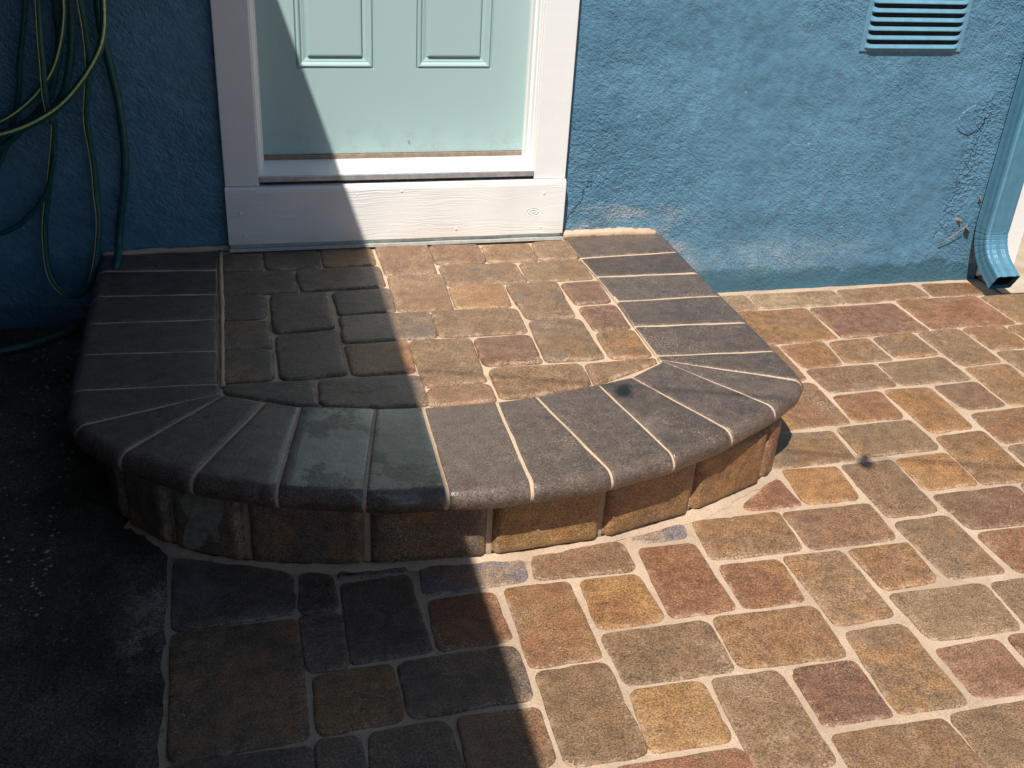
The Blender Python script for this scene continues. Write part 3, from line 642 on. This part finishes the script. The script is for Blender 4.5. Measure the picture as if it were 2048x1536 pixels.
def coping(i0, i1, name, ca, cb, mx, rn, gl=0.0):
    pm = PM(); gap = rn.uniform(0.0022, 0.0034)
    s0, s1 = OS[i0]+gap, OS[i1]-gap
    a0, a1 = INS[i0], INS[i1]; w = (a1-a0).length
    gi = min(gap, w*0.2) if w > 0 else 0
    js = rn.uniform(0.84, 1.16); a = tuple(k*js for k in PAL[ca]); b = tuple(k*rn.uniform(.9, 1.1) for k in PAL[cb]); sdv = rn.random()
    S = [s0, s0, s0+0.0015, s0+0.006]; n = max(3, int((s1-s0)/0.02))
    S += [s0+0.006+(s1-s0-0.012)*k/n for k in range(1, n)]+[s1-0.006, s1-0.0015, s1, s1]
    drop = [0.05, 0.0045, 0.0014, 0.0]+[0.0]*(n-1)+[0.0, 0.0014, 0.0045, 0.05]
    EE = [1, 1, 0.9, 0.4]+[0.0]*(n-1)+[0.4, 0.9, 1, 1]
    ph = rn.uniform(0, 6); dz0 = rn.uniform(-0.0012, 0.0012)
    cols = []
    for k, s in enumerate(S):
        t = (s-s0)/(s1-s0); o = at(s); p = a0.lerp(a1, (gi/w if w > 1e-4 else 0)+t*(1-2*(gi/w if w > 1e-4 else 0)))
        d = (o-p); L = d.length; d.normalize(); col = []
        for j, (u, zz) in enumerate(prof(L-0.0005)):
            dd = drop[k]
            if dd > 0.02: q = p+d*max(0.0, u-0.02); z = H+zz-0.03 if zz > -R_ else H+zz+0.02
            else:
                shr = dd if u > L-R_*1.2 else 0
                q = p+d*(u-shr*0.7); z = H+zz-dd*(1 if zz > -R_ else -1)
            e = max(EE[k], 1.0 if j < 3 else 0.0)
            wv = 0.0009*math.sin(u*31+ph+s*17)+dz0
            col.append(pm.v((q.x, q.y, z+wv), a, b, (e, mx, sdv, gl)))
        cols.append(col)
    for k in range(len(cols)-1):
        for j in range(len(cols[0])-1):
            pm.bm.faces.new((cols[k][j], cols[k+1][j], cols[k+1][j+1], cols[k][j+1]))
    return par(pm.done(name, M['coping']))
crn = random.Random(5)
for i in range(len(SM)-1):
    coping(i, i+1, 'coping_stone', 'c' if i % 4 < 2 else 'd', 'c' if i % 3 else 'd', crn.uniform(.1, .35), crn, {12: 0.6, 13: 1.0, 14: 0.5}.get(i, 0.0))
# mortar body under the coping, in the joints
bm = bmesh.new(); cols = []
for i in range(len(SM)-1):
    n = 6
    for k in range(n+(1 if i == len(SM)-2 else 0)):
        t = k/n; o = at(OS[i]+(OS[i+1]-OS[i])*t); p = INS[i].lerp(INS[i+1], t); d = o-p; L = d.length; d.normalize()
        cols.append([bm.verts.new((p.x+d.x*u, p.y+d.y*u, H+z)) for u, z in prof(L, 0.0022)])
for k in range(len(cols)-1):
    for j in range(len(cols[0])-1): bm.faces.new((cols[k][j], cols[k+1][j], cols[k+1][j+1], cols[k][j+1]))
# bedding under the field pavers
poly = [bm.verts.new((p.x, p.y, H-0.0095)) for p in [INS[0]+Vector((0.003, 0.05))]+INS[1:-1]+[INS[-1]+Vector((-0.003, 0.05))]]
bm.faces.new(poly)
par(link('joint_mortar', bm, M['mortar'], smooth=True))
# raised bead of mortar along the left inner joint and against the wall
bm = bmesh.new()
def bead(bm, pts, r, rn):
    pts = smoothpath(pts, 8)
    tube(bm, [p+Vector((rn.uniform(-.0012, .0012), rn.uniform(-.0012, .0012), rn.uniform(-.001, .001))) for p in pts], lambda t: r*rn.uniform(.8, 1.2), 8)
brn = random.Random(9)
bead(bm, [(-0.163, -0.03, H-.003), (-0.163, -0.3, H-.003), (-0.162, -0.6, H-.003), (-0.165, -0.97, H-.003)], 0.0072, brn)
par(link('mortar_bead', bm, M['mortar'], smooth=True)); bm = bmesh.new()
bead(bm, [(1.04, -0.012, H+.002), (1.15, -0.012, H+.004), (1.3, -0.012, H+.004), (1.41, -0.014, H-.004)], 0.017, brn)
par(link('mortar_bead', bm, M['mortar'], smooth=True)); bm = bmesh.new()
bead(bm, [(-0.12, -0.008, H), (-0.2, -0.012, H), (-0.35, -0.012, H), (-0.54, -0.012, H-.006)], 0.011, brn)
par(link('mortar_bead', bm, M['mortar'], smooth=True))
# riser blocks
RB = [(1.352, 0.0), (1.352, -0.29), (1.352, -0.58), (1.352, -0.87), (1.352, -1.205), (1.287, -1.268), (1.028, -1.378), (0.755, -1.446), (0.456, -1.465), (0.156, -1.449), (-0.126, -1.390), (-0.30, -1.300), (-0.412, -1.180), (-0.455, -1.06), (-0.455, -0.80), (-0.455, -0.52), (-0.455, -0.26), (-0.455, 0.0)]
RC = ['tb', 'gt', 'bt', 'tb', 'rb', 'ob', 'bo', 'oy', 'gb', 'bg', 'gs', 'gt', 'tg', 'gt', 'bt', 'gt', 'tg']
rrn = random.Random(21)
for i in range(len(RB)-1):
    p, q = Vector(RB[i]), Vector(RB[i+1]); L = (q-p).length; t = (q-p)/L; nrm = Vector((t.y, -t.x))
    if nrm.dot(p-Vector((0.45, -0.7))) < 0: nrm = -nrm
    pm = PM(); ca, cb = RC[i]; js = rrn.uniform(.92, 1.1)
    a = tuple(k*js for k in PAL[ca]); b = PAL[cb]; sdv = rrn.random(); mx = 0.5
    g_ = 0.007; zt = H-2*R_-0.004; NXs, NZ = 30, 12; r = 0.026
    rows = []
    for k in range(-1, NXs+2):
        kk = min(max(k, 0), NXs); u = g_+(L-2*g_)*kk/NXs
        eu = min(kk/NXs, 1-kk/NXs)*(L-2*g_)
        col = []
        for j in range(-1, NZ+2):
            jj = min(max(j, 0), NZ); z = 0.002+(zt-0.002)*jj/NZ; ez = min(jj/NZ, 1-jj/NZ)*zt
            def rd(x): return 0 if x >= r else r-math.sqrt(max(0, r*r-(r-x)**2))
            back = min(r, max(rd(eu), rd(ez)*0.7))
            if k in (-1, NXs+1) or j in (-1, NZ+1): back = 0.05
            w = rrn.uniform(-.0006, .0006)
            c = p+t*u+nrm*(0.016-back+w)
            col.append(pm.v((c.x, c.y, z), a, b, (1.0 if back > 0.004 else 0.0, mx, sdv)))
        rows.append(col)
    for k in range(len(rows)-1):
        for j in range(len(rows[0])-1): pm.bm.faces.new((rows[k][j], rows[k+1][j], rows[k+1][j+1], rows[k][j+1]))
    par(pm.done('riser_block', M['paver']))
bm = bmesh.new(); prev = None; cc = Vector((0.45, -0.7))
for i, p in enumerate(RB):
    p = Vector(p); d = (cc-p); d.y = 0 if p.y > -1.0 else d.y; d.normalize(); q = p+d*0.0085
    pair = (bm.verts.new((q.x, q.y, -0.01)), bm.verts.new((q.x, q.y, H-0.03)))
    if prev: bm.faces.new((prev[0], pair[0], pair[1], prev[1]))
    prev = pair
par(link('riser_mortar', bm, M['sand']))
# grey cement smear left on the shaded riser
bm = bmesh.new()
p, q = Vector(RB[10]), Vector(RB[11]); t = (q-p).normalized(); nrm = Vector((t.y, -t.x))
if nrm.dot(p-cc) < 0: nrm = -nrm
sm = [(.045, .195), (.10, .198), (.14, .188), (.155, .165), (.150, .135), (.138, .115), (.150, .085), (.158, .055), (.160, .03), (.140, .022), (.118, .03), (.100, .055), (.088, .085), (.078, .066), (.068, .058), (.062, .075), (.068, .10), (.052, .13), (.045, .16)]
vf = [bm.verts.new((p.x+t.x*u+nrm.x*.0185, p.y+t.y*u+nrm.y*.0185, z)) for u, z in sm]
vb = [bm.verts.new((p.x+t.x*u+nrm.x*.002, p.y+t.y*u+nrm.y*.002, z)) for u, z in sm]
bm.faces.new(vf)
for k in range(len(sm)): bm.faces.new((vf[k], vf[(k+1) % len(sm)], vb[(k+1) % len(sm)], vb[k]))
par(link('cement_smear', bm, mat_plain('grey_cement', (0.21, 0.185, 0.145), 0.9, 0, 50, 0.35, 0.002)))
# joint sand heaped against the foot of the riser
bm = bmesh.new(); hr = random.Random(4)
path = smoothpath([(x, y_, 0) for x, y_ in RB[4:13]], 10)
prev = None
for k, p in enumerate(path):
    t = (path[min(k+1, len(path)-1)]-path[max(k-1, 0)]).normalized(); nn = Vector((t.y, -t.x, 0))
    if nn.dot(p-Vector((.45, -.7, 0))) < 0: nn = -nn
    hgt = hr.uniform(.006, .013); w = hr.uniform(.02, .032)+0.008*math.sin(k*.4)
    ring = [bm.verts.new(p+nn*0.000+Vector((0, 0, hgt))), bm.verts.new(p+nn*w*.5+Vector((0, 0, hgt*.42))), bm.verts.new(p+nn*w+Vector((0, 0, -.004)))]
    if prev:
        for j in range(2): bm.faces.new((prev[j], ring[j], ring[j+1], prev[j+1]))
    prev = ring
par(link('sand_fillet', bm, M['sand'], smooth=True))

# ------------------------------------------------------------------ the house
house = tag(empty('house', (0.45, 0, 0)), 'blue stucco house wall with a white-trimmed pale teal door', 'house')
def hp(o, up=None):
    o.parent = up or house
    if up is None: o.matrix_parent_inverse = Matrix.Translation(-Vector(house.location))
    return o
bm = bmesh.new()
XL, XR, ZT = -0.0215, 0.9215, 2.62
D = 0.22; XE = 2.885
box(bm, -1.32, XL, 0.0, D, -0.02, 3.3); box(bm, XR, XE, 0.0, D, -0.02, 3.3)
box(bm, XL, XR, 0.001, D, -0.02, 0.488); box(bm, XL, XR, 0.001, D, ZT, 3.3)
wall = hp(link('wall', bm, M['stucco']))
# door leaf with raised panels
door = empty('door', (0, 0, 0)); hp(door)
def panel_rects():
    zs = [(0.845, 1.43), (1.60, 2.10), (2.22, 2.47)]
    return [(x0, x1, z0, z1) for (x0, x1) in ((0.1202, 0.3760), (0.5163, 0.7755)) for (z0, z1) in zs]
YD = 0.08
bm = bmesh.new()
xs = [-0.02, 0.1202, 0.3760, 0.5163, 0.7755, 0.92]; zs = [0.560, 0.845, 1.43, 1.60, 2.10, 2.22, 2.47, 2.60]
for i in range(5):
    for j in range(7):
        if i in (1, 3) and j in (1, 3, 5): continue
        vs = [bm.verts.new((x, YD, z)) for x, z in ((xs[i], zs[j]), (xs[i+1], zs[j]), (xs[i+1], zs[j+1]), (xs[i], zs[j+1]))]; bm.faces.new(vs)
bmesh.ops.remove_doubles(bm, verts=bm.verts, dist=1e-5)
box(bm, -0.02, 0.92, YD+0.02, YD+0.045, 0.561, 2.6)
vs = [bm.verts.new(p) for p in ((-0.02, YD, 0.56), (0.92, YD, 0.56), (0.92, YD+.045, 0.56), (-0.02, YD+.045, 0.56))]; bm.faces.new(vs)
leaf = link('door_leaf', bm, M['door'], door, recalc=False)
PR = [(0, 0), (.0012, .0042), (.0045, .0048), (.0065, .0008), (.0105, -.0012), (.0150, .0000), (.0195, .0052), (.0215, .0062), (.0235, .0056), (.0355, .0088), (.0385, .0090), (.0415, .0030), (.0455, .0022), (.060, .0022)]
for (x0, x1, z0, z1) in panel_rects():
    bm = bmesh.new(); prev = None
    for d, dep in PR:
        ring = [bm.verts.new((x, YD+dep*1.45, z)) for x, z in ((x0+d, z0+d), (x1-d, z0+d), (x1-d, z1-d), (x0+d, z1-d))]
        if prev:
            for k in range(4): bm.faces.new((prev[k], prev[(k+1) % 4], ring[(k+1) % 4], ring[k]))
        prev = ring
    bm.faces.new(prev)
    link('door_panel', bm, M['door'], door, recalc=False)
bm = bmesh.new(); box(bm, -0.018, 0.918, YD-0.006, YD+0.03, 0.5425, 0.5585, 0.002)
sw = link('door_sweep', bm, M['weather'], door)
# casing
def casing(name, x0, x1, z0, z1, mat=M['trim']):
    bm = bmesh.new(); box(bm, x0, x1, -0.030, 0.0015, z0, z1, 0.003, 2); return hp(link(name, bm, mat))
casing('door_casing', -0.1325, -0.021, 0.4885, 2.62)
casing('door_casing', 0.921, 1.0374, 0.4885, 2.62)
casing('door_casing', -0.1325, 1.0374, 2.6215, 2.74)
# jambs with a stepped brick mould
def jamb(x, s):
    bm = bmesh.new()
    P = [(0, -0.022), (0.004, -0.022), (0.0065, -0.012), (0.0105, -0.010), (0.0105, 0.018), (0.0145, 0.021), (0.0185, 0.021), (0.0185, 0.055), (0.0205, 0.058), (0.0205, 0.082), (0, 0.082)]
    a = [bm.verts.new((x+s*u, v, 0.50)) for u, v in P]; b = [bm.verts.new((x+s*u, v, 2.62)) for u, v in P]
    for k in range(len(P)): bm.faces.new((a[k], a[(k+1) % len(P)], b[(k+1) % len(P)], b[k]))
    bm.faces.new(a); bm.faces.new(b)
    return hp(link('door_jamb', bm, M['jamb']))
jamb(-0.0205, 1); jamb(0.9205, -1)
bm = bmesh.new(); box(bm, -0.02, 0.92, -0.022, 0.082, 2.598, 2.62); hp(link('door_jamb', bm, M['jamb']))
# sloping threshold with an aluminium nosing
bm = bmesh.new()
P = [(-0.024, 0.520), (0.076, 0.5425), (0.12, 0.5425), (0.12, 0.500), (-0.024, 0.500)]
a = [bm.verts.new((-0.0205, y_, z)) for y_, z in P]; b = [bm.verts.new((0.9205, y_, z)) for y_, z in P]
for k in range(5): bm.faces.new((a[k], a[(k+1) % 5], b[(k+1) % 5], b[k]))
bm.faces.new(a); bm.faces.new(b)
sill = hp(link('threshold', bm, M['sill']))
bm = bmesh.new(); box(bm, -0.0200, 0.9200, -0.034, -0.0245, 0.5015, 0.5205, 0.002)
hp(link('nosing', bm, M['alu']), sill)
bm = bmesh.new(); box(bm, -0.0200, 0.9200, -0.0175, 0.0, 0.489, 0.4995); hp(link('gap_shade_strip', bm, M['black']), sill)  # black strip set in the gap under the nosing, in place of its shade
# kick board
bm = bmesh.new()
P = [(-0.0015, 0.287), (-0.040, 0.287), (-0.0425, 0.2895), (-0.0425, 0.470), (-0.041, 0.479), (-0.036, 0.4855), (-0.029, 0.4875), (-0.0015, 0.4875)]
n = 40
R2 = [[bm.verts.new((-0.1335+1.172*i/n, y_+(0.0012*math.sin(i*.7+z*30) if y_ < -.02 else 0), z)) for y_, z in P] for i in range(n+1)]
for i in range(n):
    for k in range(len(P)): bm.faces.new((R2[i][k], R2[i+1][k], R2[i+1][(k+1) % len(P)], R2[i][(k+1) % len(P)]))
bm.faces.new(R2[0]); bm.faces.new(R2[-1][::-1])
kb = hp(link('kick_board', bm, M['kick']))
for nx_, nz_ in ((-0.079, 0.321), (-0.09, 0.40), (0.452, 0.462), (0.513, 0.413), (0.96, 0.440), (0.955, 0.313), (0.645, 0.318), (0.30, 0.455)):
    bm = bmesh.new(); bmesh.ops.create_uvsphere(bm, u_segments=12, v_segments=8, radius=0.0048, matrix=Matrix.Translation((nx_, -0.0428, nz_))@Matrix.Diagonal((1, .28, 1, 1)))
    hp(link('nail_head', bm, M['jamb'], smooth=True), kb)
bm = bmesh.new()
box(bm, -0.130, 1.036, -0.030, 0.002, 0.268, 0.284); box(bm, -0.133, 1.040, -0.054, -0.0305, 0.2665, 0.2715); box(bm, -0.133, 1.040, -0.054, -0.0525, 0.2720, 0.2775)
hp(link('flashing', bm, M['flash']))
# foundation vent
vent = empty('foundation_vent', (0, 0, 0)); hp(vent)
VX0, VX1, VZ0, VZ1 = 2.117, 2.534, 0.928, 1.208
bm = bmesh.new(); fw = 0.020
box(bm, VX0, VX0+fw, -0.0055, 0.002, VZ0, VZ1, 0.002); box(bm, VX1-fw, VX1, -0.0055, 0.002, VZ0, VZ1, 0.002)
box(bm, VX0+fw, VX1-fw, -0.0055, 0.002, VZ0, VZ0+0.011, 0.002); box(bm, VX0+fw, VX1-fw, -0.010, 0.002, VZ1-0.014, VZ1, 0.002)
link('vent_frame', bm, M['ventmetal'], vent)
bm = bmesh.new(); box(bm, VX0+0.01, VX1-0.01, -0.003, -0.001, VZ0+0.005, VZ1-0.01); link('vent_screen', bm, M['darkhole'], vent)
for k in range(8):
    zb = VZ0+0.0095+0.0312*k; bm = bmesh.new(); NX = 36; cols = []
    for i in range(NX+1):
        t = i/NX; x = VX0+fw*0.7+(VX1-VX0-fw*1.4)*t
        e = min(1.0, min(t, 1-t)/0.075); e = math.sin(e*PI/2)**0.7
        top = zb+0.0165+0.010*(1-e)
        col = []
        for j in range(9):
            u = j/8; z = zb+(top-zb)*u; bul = e*(0.012*math.sin(min(1, u/0.22)*PI/2) if u < 0.22 else 0.012-0.010*((u-.22)/.78)**1.1)
            col.append(bm.verts.new((x, -0.0045-bul, z)))
        col.append(bm.verts.new((x, -0.0045-0.0015*e, top-0.004)))
        cols.append(col)
    for i in range(NX):
        for j in range(len(cols[0])-1): bm.faces.new((cols[i][j], cols[i+1][j], cols[i+1][j+1], cols[i][j+1]))
    link('louver', bm, M['ventmetal'], vent, smooth=True, recalc=False)
# downspout
def rib(w, d, m=7):
    """rounded rectangle with shallow flutes, as (x, y) offsets"""
    P = []; r = 0.010
    def side(ax, ay, bx, by, L):
        n = 44
        for k in range(n):
            t = k/n; x = ax+(bx-ax)*t; y_ = ay+(by-ay)*t
            s = abs(t-.5)
            fl = 0.0
            for c in (0.16, 0.24, 0.32): fl = max(fl, math.exp(-((s-c)/0.014)**2))
            nx, ny = (by-ay), -(bx-ax); l = math.hypot(nx, ny)
            P.append((x-nx/l*fl*0.0042, y_-ny/l*fl*0.0042))
    def corner(cx_, cy_, a0):
        for k in range(5):
            a = a0+PI/2*k/4; P.append((cx_+r*math.cos(a), cy_+r*math.sin(a)))
    hw, hd = w/2, d/2
    side(-hw+r, -hd, hw-r, -hd, w); corner(hw-r, -hd+r, -PI/2)
    side(hw, -hd+r, hw, hd-r, d); corner(hw-r, hd-r, 0)
    side(hw-r, hd, -hw+r, hd, w); corner(-hw+r, hd-r, PI/2)
    side(-hw, hd-r, -hw, -hd+r, d); corner(-hw+r, -hd+r, PI)
    return P
def sweep(bm, path, prof_, scales):
    rings = []
    for i, p in enumerate(path):
        p = Vector(p); t = (Vector(path[min(i+1, len(path)-1)])-Vector(path[max(i-1, 0)])).normalized()
        ex = Vector((1, 0, 0)); ey = t.cross(ex).normalized()
        if ey.y < 0: ey = -ey
        s = scales(i)
        rings.append([bm.verts.new(p+ex*u*s+ey*v*s) for u, v in prof_])
    N = len(prof_)
    for i in range(len(rings)-1):
        for k in range(N): bm.faces.new((rings[i][k], rings[i][(k+1) % N], rings[i+1][(k+1) % N], rings[i+1][k]))
CX, CY = 2.860, -0.052
dsp = empty('downspout', (0, 0, 0)); hp(dsp)
bm = bmesh.new(); sweep(bm, [(CX, CY, 3.2), (CX, CY, 1.6), (CX, CY, 0.9), (CX, CY, 0.45), (CX, CY, 0.246)], rib(0.106, 0.082), lambda i: 1.0)
link('pipe', bm, M['bluemetal'], dsp, smooth=True)
path = [(CX, CY, 0.266-0.0025*i) for i in range(7)]
R0 = 0.165; y0, z0 = CY-R0, 0.250; NA = 90; AMAX = math.radians(61)
for i in range(1, NA+1):
    a = AMAX*i/NA; path.append((CX, y0+R0*math.cos(a), z0-R0*math.sin(a)))
end = Vector(path[-1]); tdir = Vector((0, -math.sin(AMAX), -math.cos(AMAX)))
path += [tuple(end+tdir*0.015*k) for k in (1, 2, 3, 4, 5)]
def crimp(i):
    if i < 7: return 0.965
    if i >= 7+NA: return 0.985
    return 0.985-0.035*max(0.0, math.cos(2*PI*(i-7)/NA*7.0))**10
bm = bmesh.new(); sweep(bm, path, rib(0.106, 0.082), crimp)
link('elbow', bm, M['bluemetal'], dsp, smooth=True)
bm = bmesh.new(); sweep(bm, path[3:-1], rib(0.098, 0.074), lambda i: 0.95); link('elbow_inside', bm, M['darkhole'], dsp, smooth=True)
for sx in (0.028,):
    bm = bmesh.new(); bmesh.ops.create_uvsphere(bm, u_segments=12, v_segments=8, radius=0.0045, matrix=Matrix.Translation((CX+sx, CY-0.041, 0.24))@Matrix.Diagonal((1, .5, 1, 1)))
    link('screw', bm, M['bluemetal'], dsp, smooth=True)
# white corner board and the garage recess to the right
bm = bmesh.new(); box(bm, 2.8865, 3.058, -0.006, D, 0.012, 3.3, 0.003); hp(link('corner_board', bm, M['white']))
bm = bmesh.new(); box(bm, 3.0595, 6.0, 0.55, 0.60, 0.01, 2.3); hp(link('garage_door', bm, M['tan']))
bm = bmesh.new(); box(bm, 3.0595, 6.0, -0.01, D, 2.31, 3.3); hp(link('garage_lintel', bm, M['stucco']))
bm = bmesh.new(); box(bm, 3.02, 3.0585, D+.001, 0.549, 0.0, 3.3); hp(link('garage_return', bm, M['stucco']))
bm = bmesh.new(); box(bm, 6.001, 6.2, -0.01, 0.6, 0.0, 3.3); hp(link('garage_return', bm, M['stucco']))
bm = bmesh.new(); box(bm, -1.32, 6.2, -0.22, 3.0, 3.301, 3.45); hp(link('roof', bm, M['roof']))

# ------------------------------------------------------------------ unseen building at left: roof edge fits the shadow, rest shaped to deepen shade
shade_bldg = tag(empty('unseen_shade_building', (-1.6, -4, 0)), 'unseen dark building left of the path, shaped to shade the hose and half the step', 'building')
def wp(o): o.parent = shade_bldg; o.matrix_parent_inverse = Matrix.Translation(-Vector(shade_bldg.location)); return o
bm = bmesh.new(); EDGE_Z = 2.25; EDGE_X = 0.418-0.325*EDGE_Z
box(bm, -5.0, -1.02, -9.0, -0.001, -0.02, EDGE_Z-0.121); wp(link('wall', bm, M['darkwall']))
bm = bmesh.new(); box(bm, -5.1, EDGE_X, -9.3, -0.225, EDGE_Z-0.12, EDGE_Z); box(bm, -5.1, EDGE_X, -0.225, -0.002, EDGE_Z-0.12, EDGE_Z); wp(link('roof', bm, M['roof']))

# ------------------------------------------------------------------ string lights overhead (only their shadow is in view)
sl = tag(empty('string_lights', (0.5, -2.3, 2.3)), 'black overhead string of round bulbs whose shadow crosses the step and patio', 'string lights')
ZW = 2.45
def on_wire(t):     # ground shadow point carried back up the sun's direction
    gx, gy = 0.994+(1.672-0.994)*t, -0.989+(-1.198+0.989)*t
    k = ZW+0.02*(((t-0.5)*2)**2)*0.35
    return Vector((gx-0.325*k, gy-0.525*k, k))
bm = bmesh.new(); tube(bm, [on_wire(-3+0.125*i) for i in range(65)], 0.0036, 6)
def sp(o): o.parent = sl; o.matrix_parent_inverse = Matrix.Translation(-Vector(sl.location)); return o
sp(link('cable', bm, M['black'], smooth=True))
for k in range(-3, 6):
    p = on_wire(k)
    bm = bmesh.new()
    bmesh.ops.create_uvsphere(bm, u_segments=14, v_segments=10, radius=0.026, matrix=Matrix.Translation(p-Vector((0, 0, 0.055))))
    b = sp(link('bulb', bm, M['bulb'], smooth=True))
    bm = bmesh.new(); tube(bm, [p+Vector((0, 0, 0.004)), p-Vector((0, 0, 0.04))], 0.014, 10); sp(link('socket', bm, M['black'], smooth=True))

# ------------------------------------------------------------------ hose
hz = tag(empty('garden_hose', (-0.85, -0.08, 0.9)), 'dark green hose with a yellow stripe hanging in loops on the shaded wall', 'hose')
def hop(o): o.parent = hz; o.matrix_parent_inverse = Matrix.Translation(-Vector(hz.location)); return o
HR = dict(main=0.0110, inner=0.010, left=0.0105, right=0.0125, mid=0.0115, thin=0.008, low=0.008, back=0.0105)
HS = dict(main=(0.25, -1.0, 0.55), inner=(0.1, -1, 0.2), left=(-0.9, -0.9, -0.1))
for k, pts in HOSE.items():
    path = smoothpath(pts, 8)
    bm = bmesh.new(); tube(bm, path, HR[k], 12)
    o = hop(link('hose_loop', bm, M['hose'], smooth=True))
    if k in HS:
        off = Vector(HS[k]).normalized()*HR[k]*0.86; bm = bmesh.new()
        tube(bm, [p+off for p in path], 0.0042 if k == 'main' else 0.0026, 8)
        hop(link('stripe', bm, M['stripe'], smooth=True))
bm = bmesh.new(); tube(bm, [(-0.80, 0.01, 1.30), (-0.80, -0.17, 1.30), (-0.80, -0.18, 1.34)], 0.012, 10)
hop(link('hanger', bm, M['black'], smooth=True))

# ------------------------------------------------------------------ small debris
dr = random.Random(33)
bm = bmesh.new()
def pebble(bm, x, y_, z, s):
    vs = [bm.verts.new((x+s*a*dr.uniform(.6, 1.3), y_+s*b*dr.uniform(.6, 1.3), z+s*.55*c*dr.uniform(.6, 1.2))) for a, b, c in ((1, 0, 0), (0, 1, 0), (-1, 0, 0), (0, -1, 0), (0, 0, 1), (0, 0, -.4))]
    for i in range(4):
        bm.faces.new((vs[i], vs[(i+1) % 4], vs[4])); bm.faces.new((vs[(i+1) % 4], vs[i], vs[5]))
for k in range(520):
    x = -0.58-abs(dr.gauss(0, .22)); y_ = dr.uniform(-1.5, -.06)
    pebble(bm, x, y_, 0.004, dr.choice((.002, .003, .004, .006)))
for k in range(170):
    pebble(bm, dr.uniform(-1.0, -.34), dr.uniform(-2.3, -1.3), 0.003, dr.choice((.0015, .002, .003)))
tag(link('gravel_litter', bm, M['chip']), 'scattered light grit and small stones on the shaded old concrete', 'gravel', kind='stuff')
def leafm(name, loc, rz, s, tilt, label):
    bm = bmesh.new(); n = 8; L = []
    for i in range(n+1):
        t = i/n; w = math.sin(PI*t)**.8*0.32*s; cz = 0.18*s*math.sin(PI*t)
        L.append([bm.verts.new((t*s, -w, cz+.12*s*t)), bm.verts.new((t*s, 0, cz*.55)), bm.verts.new((t*s, w, cz+.10*s))])
    for i in range(n):
        for j in range(2): bm.faces.new((L[i][j], L[i+1][j], L[i+1][j+1], L[i][j+1]))
    bmesh.ops.remove_doubles(bm, verts=bm.verts, dist=1e-5)
    o = link(name, bm, M['leaf'], smooth=True); o.location = loc; o.rotation_euler = (tilt, tilt*.6, rz)
    sm_ = o.modifiers.new('thickness', 'SOLIDIFY'); sm_.thickness = 0.0008
    return tag(o, label, 'leaf')
leafm('dry_leaf', (2.755, -0.020, 0.240), 0.9, 0.065, 1.0, 'curled brown leaf caught in cobweb beside the top of the downspout elbow')
leafm('dry_leaf', (2.735, -0.018, 0.262), 2.4, 0.055, 0.7, 'small pinkish dry leaf highest on the wall left of the downspout elbow')
leafm('dry_leaf', (2.790, -0.014, 0.360), 1.3, 0.045, 1.3, 'tan scrap of leaf against the left side of the downspout pipe')
bm = bmesh.new(); tube(bm, [(2.66, -0.012, 0.165), (2.70, -0.022, 0.20), (2.75, -0.028, 0.245)], 0.0016, 6)
tag(link('twig', bm, M['leaf'], smooth=True), 'thin twig leaning on the wall left of the downspout elbow', 'twig')
bm = bmesh.new(); tube(bm, [(0.075, -1.862, 0.004), (0.105, -1.872, 0.005), (0.135, -1.886, 0.004)], 0.0009, 5)
tag(link('straw', bm, M['chip'], smooth=True), 'short pale straw lying on a shaded paver in front of the step', 'straw')
